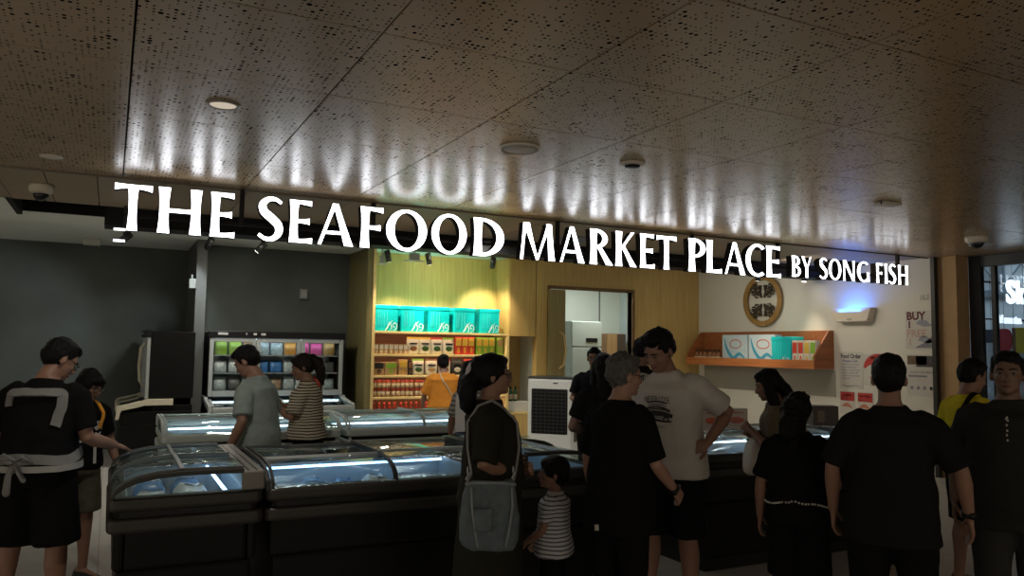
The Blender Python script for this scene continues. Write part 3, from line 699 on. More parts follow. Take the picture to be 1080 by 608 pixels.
def chest(name, label, cat, w, d, loc, rotz, body, rim, rail, led=True, ledmat=None, lids=2, vents=False, group=None, nx=6):
    R = thing(name, label, cat, loc, rotz, group); P = profile(d)
    mb = MB().box((.05, .05, .09), (w-.05, d-.05, .50)).box((.03, .03, .50), (w-.03, .08, .80)).box((.03, d-.08, .50), (w-.03, d-.03, .80)).box((.03, .08, .50), (.08, d-.08, .80)).box((w-.08, .08, .50), (w-.03, d-.08, .80))
    mb.build('body', body, R, bevel=.02)
    MB().box((.07, .08, .0), (w-.07, d-.08, .09)).build('plinth', BLACK_P, R)
    def frame(z0, z1, o, t, nm, m, bv=.012):
        q = MB()
        def rr(a, r): return [(cx+r*cos(t), cy+r*sin(t)) for cx, cy, t0 in ((w-a-r, d-a-r, 0), (a+r, d-a-r, pi/2), (a+r, a+r, pi), (w-a-r, a+r, 1.5*pi)) for t in [t0+pi/2*i/5 for i in range(6)]]
        A, B = rr(-o, .055), rr(t, .01); n = len(A)
        q.loft([[(a[0], a[1], z0), (a[0], a[1], z1), (b[0], b[1], z1), (b[0], b[1], z0)] for a, b in zip(A+A[:1], B+B[:1])], cap=False)
        return q.build(nm, m, R, bevel=bv, seg=3)
    frame(.795, .868, .0, .085, 'rim', rim, .022); frame(.765, .795, -.025, .08, 'groove', BLACK_P, 0); frame(.69, .765, .004, .06, 'bumper', rim, .02)
    q = MB(); q.box((.085, .085, .55), (w-.085, d-.085, .56)); q.box((.082, .085, .56), (.087, d-.085, .86)); q.box((w-.087, .085, .56), (w-.082, d-.085, .86)); q.box((.085, .082, .56), (w-.085, .087, .86)); q.box((.085, d-.087, .56), (w-.085, d-.082, .86))
    q.build('liner', F_LIN, R)
    # curved glass lids
    for i in range(lids):
        a = .03+(w-.06)*i/lids-(.015 if i else 0); b_ = .03+(w-.06)*(i+1)/lids+(.015 if i < lids-1 else 0); dz = .0 if i % 2 == 0 else .011
        PP = [(y, z+dz) for y, z in P]; q = MB(); q.strip(PP, [(y, z+.005) for y, z in PP], a, b_, 0); g = q.build('glass_lid', GLS, R, True)
        for e in ((a, a+.014), (b_-.014, b_)): q = MB(); q.strip([(y, z-.004) for y, z in PP], [(y, z+.012) for y, z in PP], e[0], e[1], 0); q.build('lid_edge', pm('lid_edge_grey', (.13, .14, .14), .4) if rail is F_GREY else rail, g)
        q = MB(); q.box((a, .325, .978+dz), (b_, .345, .992+dz)); q.build('lid_rail', ALU, g)
    for e in ((-.0, .022), (w-.022, w)):  # end frames under the arch, glazed
        q = MB(); q.strip([(y, z-.012) for y, z in P], [(y, z+.012) for y, z in P], e[0], e[1], 0); ec = q.build('end_frame', rim if rail is F_GREY else rail, R, bevel=.005)
        xm = sum(e)/2; q = MB(); q.prism([(.03, .868)]+[(y, z-.012) for y, z in P[1:]]+[(d-.11, .868)], xm-.003, xm+.003, 0); q.build('end_glass', GLS, ec)
    q = MB().box((0, d-.12, .868), (w, d, .972)); rr_ = q.build('rear_rail', rail, R, bevel=.015, seg=3)
    for yy in (.04, .082): MB().box((.01, d-yy-.008, .971), (w-.01, d-yy, .9735)).build('rail_groove', BLACK_P, rr_)
    if led:
        q = MB().box((.10, d-.185, .838), (w-.10, d-.172, .852)); q.build('led_strip', ledmat or LED, R)
        # dividers
    for i in range(1, nx):
        if i % 2 and nx > 4: continue
        q = MB(); x = .11+(w-.22)*i/nx
        for kz in range(5): q.box((x-.003, .09, .60+kz*.035), (x+.003, d-.09, .606+kz*.035))
        for ky in range(6): y = .1+(d-.2)*ky/5; q.box((x-.003, y-.003, .56), (x+.003, y+.003, .745))
        q.build('wire_divider', ALU, R)
    if vents:
        q = MB()
        for kz in range(5): q.box((w*.28, -.002, .716+kz*.008), (w*.28+.22, .01, .720+kz*.008))
        q.build('vent', BLACK_P, R); MB().box((w*.62, -.006, .705), (w*.62+.16, .008, .75)).build('control_plate', BLACK_P, R, bevel=.004)
    return R
def packs(R, w, d, nx, ny, mats, label, group, z=.561, hh=(.10, .16)):
    loc = R.location; a = R.rotation_euler.z; x0, x1, y0, y1 = .11, w-.11, .11, d-.20; cx, cy = (x1-x0)/nx, (y1-y0)/ny; protos = []
    for i in range(nx):
        for j in range(ny):
            h = random.uniform(*hh); sx, sy = cx*.43, cy*.44
            if abs(x0+cx*(i+.5)-w*.25) < .0: continue
            mb = MB(); n = 8; rings = []
            for t, k in ((0, .86), (.12, .98), (.5, 1), (.85, .9), (1, .62)):
                rings.append([V((math.copysign(abs(cos(2*pi*(q+.5)/16))**.45, cos(2*pi*(q+.5)/16))*sx*k, math.copysign(abs(sin(2*pi*(q+.5)/16))**.45, sin(2*pi*(q+.5)/16))*sy*k, h*t+(.012*sin(q*2.1+i+j) if t == 1 else 0))) for q in range(16)])
            mb.loft(rings)
            px, py = x0+cx*(i+.5), y0+cy*(j+.5)
            o = mb.build('frozen_pack', random.choice(mats), None, True)
            o.location = (loc.x+px*cos(a)-py*sin(a), loc.y+px*sin(a)+py*cos(a), loc.z+z); o.rotation_euler.z = a+random.uniform(-.04, .04)
            tag(o, label, 'frozen food', group)
e1 = chest('island_freezer', 'black end freezer of the near island beside the man with tied waist straps', 'freezer', 1.2, .75, (.03, 5.6, 0), -pi/2, F_BLK, F_RIM, F_GREY, ledmat=LEDB, nx=5)
packs(e1, 1.2, .75, 5, 2, [PACKM[0], PACKM[0], PACKM[3], PACKM[0], PACKM[1]], 'frozen pack inside the black end freezer beside the strapped man', 'packs in the black end freezer', hh=(.22, .27))
e2 = chest('island_freezer', 'long black freezer with blue lit interior in the middle of the near island', 'freezer', 1.46, 1.05, (.79, 4.4, 0), 0, F_BLK, F_RIM, F_RIM, ledmat=LEDB)
packs(e2, 1.46, 1.05, 6, 3, [PACKM[0], PACKM[3], PACKM[1], PACKM[3]], 'frozen pack inside the long blue lit black freezer', 'packs in the long black freezer', hh=(.15, .22))
e3 = chest('island_freezer', 'black end freezer of the near island right behind the small child', 'freezer', 1.2, .70, (2.97, 4.4, 0), pi/2, F_BLK, F_RIM, F_RIM, ledmat=LEDB, nx=4)
packs(e3, 1.2, .70, 4, 2, [PACKM[0], PACKM[3], PACKM[1]], 'frozen pack inside the black end freezer behind the child', 'packs in the end freezer behind the child')
e4 = chest('chest_freezer', 'white chest freezer with glowing tube below the man in grey', 'freezer', 1.53, .92, (.42, 7.2, 0), 0, F_WH, F_WH, F_WH, vents=True)
packs(e4, 1.53, .92, 6, 2, PACKM[:4], 'frozen pack inside the white freezer below the grey shirted man', 'packs in the white freezer below the man')
e5 = chest('chest_freezer', 'white chest freezer with glowing tube in front of the wooden shelf bay', 'freezer', 1.55, .92, (1.99, 7.2, 0), 0, F_WH, F_WH, F_WH, vents=True)
packs(e5, 1.55, .92, 6, 2, PACKM[:4], 'frozen pack inside the white freezer before the wooden shelves', 'packs in the white freezer before the shelves')
e6 = chest('island_freezer', 'black freezer with pale rim and lit tube behind the woman holding a white bag', 'freezer', 2.4, .95, (3.95, 4.56, 0), 0, F_BLK, F_RIM, F_GREY, lids=3, nx=7)
packs(e6, 2.4, .95, 7, 2, PACKM[:4], 'frozen pack inside the black freezer under the white wall', 'packs in the freezer under the white wall')
# yellow price note lying on the glass
tag(MB().box((2.62, 5.12, .990), (2.80, 5.22, .9925)).build('paper_note', pm('paper_yellow', (.62, .56, .30), .8, var=.05)), 'pale yellow paper note on the glass lid behind the child', 'note')

# ---- upright combination freezers
def combo(label, w, d, yu, H, loc, rotz, body, trim, lit, ndoor=3):
    R = thing('combination_freezer', label, 'freezer', loc, rotz); yb = d
    MB().box((.03, .03, .0), (w-.03, yb, .55)).box((.03, .03, .55), (w-.03, .07, .70)).box((.03, .07, .55), (.07, yb, .72)).box((w-.07, .07, .55), (w-.03, yb, .72)).box((.07, yu+.1, .55), (w-.07, yb, .80)).build('body', body, R, bevel=.01)
    MB().box((.07, .07, .55), (w-.07, yu+.1, .56)).build('liner', F_LIN, R)
    for x in (0, w-.045):                 # end trims: drop at the front, rising to the cabinet
        q = MB(); q.prism([(-.02, .62), (.02, .62), (.04, .735), (yu-.08, .775), (yu, .80), (yb-.25, .80), (yb-.25, .885), (yu+.02, .885), (yu-.06, .85), (.03, .80), (-.0, .79)], x, x+.045, 0); q.build('end_trim', trim, R, bevel=.004)
    q = MB(); q.box((.045, -.02, .70), (w-.045, .06, .775)); q.build('front_rim', trim, R, bevel=.02)
    for i in range(2):
        a = .05+(w-.1)*i/2; b_ = .05+(w-.1)*(i+1)/2; q = MB(); PP = [(.03, .785+.006*i), (.12, .80+.006*i), (yu-.05, .842+.006*i)]
        q.strip(PP, [(y, z+.006) for y, z in PP], a, b_, 0); g = q.build('glass_lid', GLS, R)
        for e in ((a, a+.03), (b_-.03, b_)): q = MB(); q.strip([(y, z-.003) for y, z in PP], [(y, z+.014) for y, z in PP], e[0], e[1], 0); q.build('lid_edge', trim, g)
    if lit: MB().box((.1, yu-.02, .80), (w-.1, yu+.0, .82)).build('led_strip', LED, R)
    z0 = .89; q = MB().box((.03, yu+.05, z0), (.09, yb, H)).box((w-.09, yu+.05, z0), (w-.03, yb, H)).box((.09, yb-.06, z0), (w-.09, yb, H)).box((.09, yu+.05, H-.08), (w-.09, yb-.06, H)).box((.09, yu+.05, z0), (w-.09, yb-.06, z0+.05))
    q.build('cabinet', body, R, bevel=.006)
    q = MB().box((.02, yu-.02, H-.075), (w-.02, yu+.05, H+.02)); hd = q.build('header', BLACK_P, R, bevel=.008)
    LW = pm('label_white', (.5, .5, .5), .5, var=0)
    q = MB()
    for a, b_ in ((.14, .27), (.50, .515), (.60, .64), (.70, .76)): q.box((a*w/1.9, yu-.024, H-.035), (b_*w/1.9, yu-.019, H-.005))
    q.build('badge', LW, hd)
    MB().box((.09, yb-.07, z0+.05), (w-.09, yb-.061, H-.08)).build('back_liner', F_LIN, R)
    sh = []
    for k in range(3):
        zz = z0+.06+k*(H-z0-.14)/3; q = MB().box((.095, yu+.12, zz), (w-.095, yb-.08, zz+.012)); q.build('shelf', F_LIN, R); sh.append(zz+.013)
        if lit and k: MB().box((.11, yu+.10, zz-.002), (w-.11, yu+.118, zz+.014)).build('price_rail', ALU, R)
    if lit: MB().box((.11, yu+.07, H-.10), (w-.11, yu+.10, H-.082)).build('led_strip', LED, R)
    dw = (w-.08)/ndoor
    for i in range(ndoor):
        a = .04+dw*i+.004; b_ = .04+dw*(i+1)-.004; f = .055; q = MB()
        q.box((a, yu, z0), (a+f, yu+.045, H-.08)).box((b_-f, yu, z0), (b_, yu+.045, H-.08)).box((a+f, yu, z0), (b_-f, yu+.045, z0+f+.02)).box((a+f, yu, H-.08-f), (b_-f, yu+.045, H-.08))
        dr = q.build('door', TRIM_G, R, bevel=.005)
        MB().box((a+f, yu+.015, z0+f+.02), (b_-f, yu+.03, H-.08-f)).build('pane', glass('door_glass', (.93, .96, .96), .03), dr)
        if not lit:
            hx = a+.05 if i else b_-.05; q = MB(); q.tube([(hx, yu, 1.02), (hx, yu-.045, 1.08), (hx, yu-.06, 1.3), (hx, yu-.045, 1.56), (hx, yu, 1.62)], .012, 8); q.build('handle', trim, dr, True)
    return R, sh
TRIM_G = pm('freezer_grey_trim', (.36, .39, .39), .4, var=.05); TRIM_B = pm('freezer_cream_trim', (.60, .55, .42), .45, var=.05)
CW = 2.0
cb, csh = combo('grey three door upright freezer cabinet with black header standing in the dark alcove', CW, 1.3, .55, 1.80, (1.215, 11.25, 0), 0, F_BLK, TRIM_G, True)
cb2, csh2 = combo('black upright freezer standing sideways against the dark wall behind the near island', 1.75, .92, .32, 1.79, (.13, 13.3, 0), -pi/2, F_BLK, TRIM_B, False)
# goods standing on the shelves of the lit cabinet
G = {'lime': pm('bag_lime', (.35, .52, .05), .4, var=.4, vscale=12), 'clear': pm('bag_frosty', (.45, .52, .52), .35, var=.75, vscale=24), 'orange': pm('bag_orange', (.80, .33, .05), .4, var=.4, vscale=14),
     'pink': pm('bag_pink', (.85, .06, .28), .4, var=.4, vscale=12), 'amber': pm('bag_amber', (.50, .28, .07), .4, var=.5, vscale=14), 'blue': pm('box_blue', (.05, .17, .42), .4, var=.5, vscale=12),
     'dark': pm('pack_dark', (.10, .09, .085), .4, var=.6, vscale=16), 'white': pm('pack_print_white', (.42, .44, .44), .35, var=.8, vscale=22), 'red': pm('pack_red', (.45, .06, .04), .4, var=.4, vscale=16), 'brown': pm('pack_brown', (.36, .22, .13), .4, var=.5, vscale=16)}
def bag(w, d, h, top='crimp'):
    mb = MB(); rings = []
    for t, kx, ky in ((0, .9, .8), (.06, 1, 1), (.35, 1.0, 1.05), (.7, .98, .75), (.90, .97, .25), (1, .97, .08)):
        rings.append([(math.copysign(abs(cos(2*pi*(q+.5)/16))**.5, cos(2*pi*(q+.5)/16))*w/2*kx, math.copysign(abs(sin(2*pi*(q+.5)/16))**.7, sin(2*pi*(q+.5)/16))*d/2*ky, h*t) for q in range(16)])
    return mb.loft(rings)
ORD = ['first', 'second', 'third', 'fourth', 'fifth', 'sixth', 'seventh', 'eighth', 'ninth', 'tenth', 'eleventh', 'twelfth', 'thirteenth', 'fourteenth', 'fifteenth', 'sixteenth', 'seventeenth', 'eighteenth', 'nineteenth', 'twentieth']
rows = [(csh[2], 'top', ['lime', 'lime', 'brown', 'clear', 'clear', 'orange', 'pink', 'pink', 'amber'], .20),
        (csh[1], 'middle', ['white', 'white', 'clear', 'blue', 'blue', 'white', 'dark', 'white', 'dark'], .18),
        (csh[0], 'bottom', ['white', 'dark', 'clear', 'dark', 'brown', 'white', 'dark', 'red', 'white'], .19)]
nice = {'lime': 'lime green', 'clear': 'frosty clear', 'orange': 'bright orange', 'pink': 'hot pink', 'amber': 'amber', 'blue': 'blue', 'dark': 'dark', 'white': 'white', 'red': 'red', 'brown': 'brown'}
for z, rn, cols, hh_ in rows:
    n = len(cols); pitch = (CW-.24)/n
    for i, c in enumerate(cols):
        mb = bag(pitch*.90, .12, hh_*random.uniform(.9, 1.06)); o = mb.build('food_bag', G[c], None, True); o.location = (1.215+.12+pitch*(i+.5), 11.25+.55+.20, z)
        tag(o, f'{nice[c]} bag on the {rn} shelf of the upright freezer, {ORD[i]} from the wall', 'food bag', f'bags on the {rn} shelf of the upright freezer')
packs_b = MB()
for i in range(8):
    mb = bag(.2, .22, .07); o = mb.build('frozen_pack', PACKM[i % 4], None, True); o.location = (1.215+.2+i*.22, 11.25+.30, .561)
    tag(o, 'frozen pack lying in the chest below the three glass doors', 'frozen food', 'packs in the chest below the glass doors')
# ---------------------------------------------------------------- the people
D = radians
GREYS = cloth('grey_webbing', (.20, .205, .20)); WHT = cloth('white_cotton', (.52, .50, .46))
def patch(parts, name, guide, width, mat, key='shirt', **k):
    return strap(name, guide, width, bvh_of(parts[key]), mat, parts['root'], **k)
# 1 man with tied waist straps
a = person('man in black t-shirt and shorts with grey straps round his waist reaching into the freezer', 47, 4.55, D(-22), 1.67, w=1.06, belly=.02, lean=.13, hyaw=-.75, hpitch=.55,
           armR=((.25, .04, 1.12), (.32, .27, 1.035)), armL=((-.27, .06, 1.12), (-.22, .28, 1.02)), handR=dict(curl=.12, n=(-.3, .2, -1), hint=(-.8, .5, 0)), shirt=dict(hem=.93, sleeve=.82, ease=.028), bottom=dict(kind='shorts', hem=.50, ease=.03, wide=1.12), glasses=True,
           legs={1: dict(ankle=(.15, .0, .085)), -1: dict(ankle=(-.15, -.04, .085))})
k = a['F'].k; W = lambda p: V(p)*k
patch(a, 'shoulder_strap', [W((-.17, -.14, 1.30)), W((-.16, -.12, 1.42)), W((-.05, -.14, 1.43)), W((.06, -.14, 1.42)), W((.17, -.10, 1.40)), W((.19, -.12, 1.30)), W((.17, -.16, 1.20))], .055, GREYS)
pts = [V((cos(t)*.25, sin(t)*.22-.01, 1.015+.012*sin(3*t)))*k for t in [2*pi*i/20 for i in range(21)]]
patch(a, 'waist_strap', pts, .055, GREYS, steps=4)
pts = [V((cos(t)*.26, sin(t)*.22-.01, .955))*k for t in [2*pi*i/20 for i in range(21)]]
patch(a, 'waist_strap', pts, .035, cloth('pale_webbing', (.30, .30, .28)), steps=4)
q = MB(); c = V((-.02, -.20, 1.0))*k
q.tube([c, c+V((.05, -.03, .03)), c+V((.09, -.02, -.01)), c+V((.03, -.02, -.01))], .016, 8, .6); q.tube([c, c+V((-.05, -.03, .04)), c+V((-.09, -.02, .0)), c+V((-.02, -.02, -.01))], .016, 8, .6); q.tube([c, c+V((-.02, -.03, -.08)), c+V((-.03, -.02, -.17))], [.014, .018, .022], 8, .4); q.tube([c, c+V((.03, -.02, -.06)), c+V((.05, -.01, -.10))], [.014, .016, .018], 8, .4)
q.build('strap_knot', GREYS, a['root'], True)
# 2 youth behind him
OLV = pm('camouflage', (.075, .07, .045), .9, var=.7, vscale=16)
b = person('person in black t-shirt with white print and orange strap, behind the strapped man', 87, 5.45, D(-150), 1.46, w=.92, lean=.14, hyaw=.35, hpitch=.35, hair='bowl',
           armR=((.22, .0, 1.10), (.20, .18, .92)), armL=((-.25, .03, 1.12), (-.26, .16, .90)), shirt=dict(hem=.90, sleeve=.80, ease=.03), bottom=dict(kind='shorts', hem=.55, mat=OLV, ease=.035, wide=1.15), glasses=True)
k = b['F'].k; bv = bvh_of(b['shirt'])
strap('orange_strap', [V((-.05, .0, 1.46))*k, V((-.10, .08, 1.42))*k, V((-.11, .14, 1.33))*k, V((-.10, .16, 1.22))*k], .024, bv, pm('orange_webbing', (.85, .36, .03), .7), b['root'])
vs, fs = text_mesh('ONE', .10*k, 0, 'CENTER', .004); decal('chest_print', vs, fs, -.03*k, 1.24*k, bv, pm('print_pale', (.55, .56, .54), .8), b['root'])
vs, fs = text_mesh('DAY', .09*k, 0, 'CENTER', .004); decal('chest_print', vs, fs, -.03*k, 1.15*k, bv, MATS['print_pale'], b['root'])
mb = MB(); mb.add([(-.012, -.1, 0), (.012, -.1, 0), (.012, .05, 0), (-.012, .05, 0)], [(0, 1, 2, 3)]); decal('chest_print', [V(v) for v in mb.v], mb.f, -.07*k, 1.06*k, bv, MATS['print_pale'], b['root'])
# 3 man in grey
GT = pm('grey_tshirt', (.25, .30, .28), .92, var=.22, vscale=18, bump=.25, bscale=240, spec=.2)
c3 = person('man in a grey t-shirt seen from behind at the white freezer, head bowed', 276, 5.98, D(50), 1.64, w=.94, lean=.10, hyaw=.15, hpitch=.55, skin=SKIN, armL=((-.27, -.02, 1.11), (-.27, .10, .87)), armR=((.27, .02, 1.11), (.26, .20, .95)),
            shirt=dict(hem=.80, sleeve=.86, mat=GT, ease=.03), bottom=dict(kind='shorts', hem=.5), curl=(.5, .9))
J = c3['J'][-1]; F = c3['F']; hw = F.W(J[2]+(J[2]-J[1]).normalized()*.09)
def world(parts, p): return parts['root'].matrix_basis @ V(p) if False else Matrix.Translation(parts['root'].location) @ Matrix.Rotation(parts['root'].rotation_euler.z, 4, 'Z') @ V(p)
hp = world(c3, hw)
pu = thing('pouch', 'small black pouch held in the grey shirted man\'s lowered hand', 'pouch', (hp.x+.06, hp.y-.03, hp.z-.09)); q = MB(); q.ell((0, 0, .0), (.06, .035, .045), 16, 10); q.build('pouch_body', BLACK_P, pu, True); q = MB(); q.tube([(-.03, 0, .03), (-.04, 0, .07), (.0, 0, .08), (.03, 0, .03)], .006, 6); q.build('loop', BLACK_P, pu, True)
# 4 woman in stripes holding a phone
STR = stripes('stripe_cream_black', S(188, 180, 160), S(34, 32, 30), .024, .62)
d4 = person('woman with ponytail in black and cream striped top looking at her phone', 327, 6.8, D(66), 1.56, w=.96, lean=.04, hyaw=.25, hpitch=.35, hair='ponytail', hair_mat=HAIR_B, female=True, belly=.015,
            armL=((-.22, .10, 1.14), (-.04, .34, 1.27)), armR=((.22, .10, 1.13), (.05, .33, 1.25)), shirt=dict(hem=.92, sleeve=.85, mat=STR, ease=.035), bottom=dict(kind='trousers', hem=.2, ease=.02), curl=(.9, .8),
            handL=dict(d=(.15, .35, .85), n=(.6, .6, 0), hint=(.3, -.4, .5), curl=.6), handR=dict(d=(-.3, .45, .75), n=(-.7, .5, .1), hint=(0, -.5, .6), curl=.6))
J = d4['J']; F = d4['F']; hp = world(d4, F.W((J[1][2]+J[-1][2])/2+V((0, .06, .09))))
ph = thing('smartphone', 'slim dark phone held up by the woman in the striped top', 'phone', hp, D(48)); MB().box((-.036, -.004, -.075), (.036, .004, .075)).build('case', BLACK_P, ph, bevel=.004); MB().box((-.032, -.0055, -.068), (.032, -.004, .068)).build('screen', pm('phone_screen', (.03, .035, .04), .1), ph)
# 5 woman in orange
ORG = cloth('orange_cotton', (.62, .24, .035))
e5 = person('woman in an orange top with hair tied up, facing the oak shelves', 468, 10.2, D(-12), 1.53, w=.98, hpitch=.1, hair='bun', female=True, shirt=dict(hem=.84, sleeve=.9, mat=ORG, ease=.04), bottom=dict(kind='trousers', hem=.15), armL=((-.26, .02, 1.12), (-.26, .16, 1.0)), armR=((.25, .05, 1.12), (.12, .26, 1.1)), voxel=.009)
k = e5['F'].k; patch(e5, 'bag_strap', [V((-.06, -.02, 1.46))*k, V((-.04, -.14, 1.36))*k, V((.06, -.16, 1.22))*k, V((.16, -.15, 1.05))*k], .014, cloth('pale_strap', (.5, .42, .3)))
# 6 shopper mostly hidden behind the woman with the denim bag
ST2 = stripes('stripe_grey_white', S(160, 156, 148), S(96, 94, 92), .04, .6)
f6 = person('shopper in striped sleeves holding a black bag, mostly hidden behind the woman in glasses', 499, 6.75, D(-70), 1.52, w=.92, hair='long', female=True, shirt=dict(hem=.86, sleeve=.8, mat=ST2, ease=.03), bottom=dict(kind='trousers', hem=.15), armL=((-.26, -.02, 1.12), (-.30, .02, .88)), armR=((.24, .03, 1.1), (.2, .2, 1.0)))
J = f6['J'][-1]; F = f6['F']; hp = world(f6, F.W(J[2]+(J[2]-J[1]).normalized()*.08))
def tote(name, lab, cat, loc, rz, w, d, h, m, strap_m, sh=.22, soft=.01, hw=None, band=None):
    R = thing(name, lab, cat, loc, rz); mb = MB(); rings = []
    for t, kx, ky in ((0, .80, .75), (.04, .9, .95), (.15, 1.0, 1.05), (.45, 1.02, 1.0), (.8, .93, .7), (.97, .85, .45), (1.0, .84, .42)):
        rings.append([V((math.copysign(abs(cos(2*pi*(q+.5)/28))**.55, cos(2*pi*(q+.5)/28))*w/2*kx, math.copysign(abs(sin(2*pi*(q+.5)/28))**.6, sin(2*pi*(q+.5)/28))*d/2*ky, h*t)) for q in range(28)])
    # inner wall so that the mouth is open
    for t, kx, ky in ((.99, .81, .36), (.5, .92, .8), (.08, .85, .8)): rings.append([V((math.copysign(abs(cos(2*pi*(q+.5)/28))**.55, cos(2*pi*(q+.5)/28))*w/2*kx, math.copysign(abs(sin(2*pi*(q+.5)/28))**.6, sin(2*pi*(q+.5)/28))*d/2*ky, h*t)) for q in range(28)])
    mb.loft(rings); me = mb.mesh('bag_body', [m], True); wobble(me, soft, (14, 14, 9), w*31, soft*.4, 40); o = bpy.data.objects.new('bag_body', me); COL.objects.link(o); o.parent = R
    return R
blk_bag = tote('handbag', 'black handbag hanging from the hidden shopper\'s hand above the freezer', 'handbag', (hp.x-.14, hp.y-.12, hp.z-.35), D(-60), .27, .12, .24, cloth('black_bag', (.013, .013, .014)), BLACK_P)
q = MB(); q.tube([(-.09, 0, .20), (-.06, 0, .30), (.0, 0, .34), (.06, 0, .30), (.09, 0, .20)], .008, 8); q.build('bag_handle', BLACK_P, blk_bag, True)
pp_ = spot(489, 6.28); R = thing('paper_bag', 'pale folded paper bag beside the black handbag behind the woman in glasses', 'paper bag', (pp_[0], pp_[1], .90), D(-30)); MB().box((-.05, -.06, 0), (.05, .06, .36)).build('bag_body', pm('paper_white', (.55, .54, .50), .7, var=.08), R, bevel=.01); q = MB(); q.tube([(-.03, 0, .35), (-.025, 0, .43), (.025, 0, .43), (.03, 0, .35)], .004, 6); q.build('bag_handle', pm('paper_white', (.55, .54, .50)), R, True)
R.location.z = .90  # bag sits in mid-air beside the handbag, nothing holds it
# 7 woman with glasses and a denim bag
DRS = cloth('dark_olive_cotton', (.022, .0215, .016))
g7 = person('woman in glasses and a long dark dress with a denim bag, face in profile', 519, 4.25, D(-112), 1.60, w=1.02, hair='low_ponytail', hyaw=.04, hpitch=.03, female=True, belly=.03, skin=SKIN, glasses=True,
            shirt=dict(hem=.84, sleeve=.95, mat=DRS, ease=.035, name='dress_top'), bottom=dict(kind='skirt', hem=.30, mat=DRS, ease=.04, wide=1.05), armR=((.265, -.05, 1.12), (.12, .12, 1.06)), armL=((-.23, .0, 1.10), (-.04, .17, 1.05)), curl=(.9, .9), handR=dict(d=(-.8, .45, .1)), handL=dict(d=(.5, .6, .1)))
k = g7['F'].k; HP = g7['HP']
q = MB(); q.tube([HP((.03, -.13, 1.65)), HP((.045, -.14, 1.62)), HP((.04, -.15, 1.59))], [.008, .014, .008], 8); q.tube([HP((.05, -.12, 1.58)), HP((.055, -.13, 1.56)), HP((.05, -.135, 1.54))], [.006, .012, .006], 8); q.build('hair_clip', pm('hair_clip', (.45, .44, .46), .3, var=.1), g7['root'], True)
bv = bvh_of(g7['shirt'], g7['bottom'])
DEN = pm('denim', (.10, .13, .145), .9, var=.45, vscale=22, bump=.4, bscale=220); DEN2 = pm('denim_seam', (.19, .22, .23), .9, var=.2, vscale=30)
bl = V((.35, -.02, .70))*k; wl = world(g7, bl)
dbag = tote('shoulder_bag', 'slouchy blue denim shoulder bag hanging at the profile woman\'s hip', 'bag', wl, D(-112+90+6), .29, .14, .33, DEN, DEN2, soft=.020)
for s_ in (-1, 1):
    q = MB(); q.tube([(s_*.10, -.045, .30), (s_*.10, -.072, .22), (s_*.085, -.078, .12), (s_*.07, -.076, .03)], .007, 6); q.build('seam', DEN2, dbag, True)
MB().box((-.09, -.088, .10), (.0, -.068, .21)).build('pocket', DEN, dbag, bevel=.01); q = MB(); q.tube([(-.122, -.02, .318), (-.06, -.036, .326), (.06, -.036, .322), (.12, -.02, .312)], .008, 6); q.build('hem_seam', DEN2, dbag, True)
# chain links and long strap over the shoulder
def toloc(parts, pw): return (Matrix.Translation(parts['root'].location) @ Matrix.Rotation(parts['root'].rotation_euler.z, 4, 'Z')).inverted() @ V(pw)
def bagw(p): return Matrix.Translation(dbag.location) @ Matrix.Rotation(dbag.rotation_euler.z, 4, 'Z') @ V(p)
for s_ in (-1, 1):
    st = bagw((s_*.115, .0, .32)); sl = toloc(g7, st)
    guide = [V((.10, .0, 1.46))*k, V((.10, s_*.08, 1.42))*k, V((.12, s_*.14, 1.33))*k, V((.15, s_*.16, 1.2))*k, V((.19, s_*.12, 1.06))*k]
    P_ = []
    for gpt in guide: l_, n_, _, _ = bv.find_nearest(gpt); P_.append(l_+n_*.010)
    P_.append(sl); q = MB(); q.tube([dbag_inv for dbag_inv in [(Matrix.Translation(dbag.location) @ Matrix.Rotation(dbag.rotation_euler.z, 4, 'Z')).inverted() @ world(g7, p) for p in P_]], .0075, 8); q.build('bag_strap', pm('strap_grey', (.22, .23, .22), .7), dbag, True)
    for j in range(3):
        q = MB(); c = V((s_*.115, .0, .325+j*.028)); q.tube([c+V((cos(t)*.009*(j % 2), sin(t)*.009*((j+1) % 2), sin(t+1.57)*.016)) for t in [2*pi*i/10 for i in range(11)]], .003, 6); q.build('chain_link', ALU, dbag, True)
# 8 small child
CST = stripes('stripe_child', S(190, 192, 194), S(70, 76, 84), .022, .68)
h8 = person('small child in a white and grey striped t-shirt standing before the near island', 586, 4.52, D(48), .98, w=1.05, headk=1.38, hair='bowl', hyaw=.25, hpitch=-.02, skin=SKIN, shirt=dict(hem=.84, sleeve=.75, mat=CST, ease=.04), bottom=dict(kind='shorts', hem=.5), armL=((-.23, .06, 1.12), (-.17, .22, .98)), armR=((.23, .02, 1.12), (.2, .15, .95)), voxel=.006)
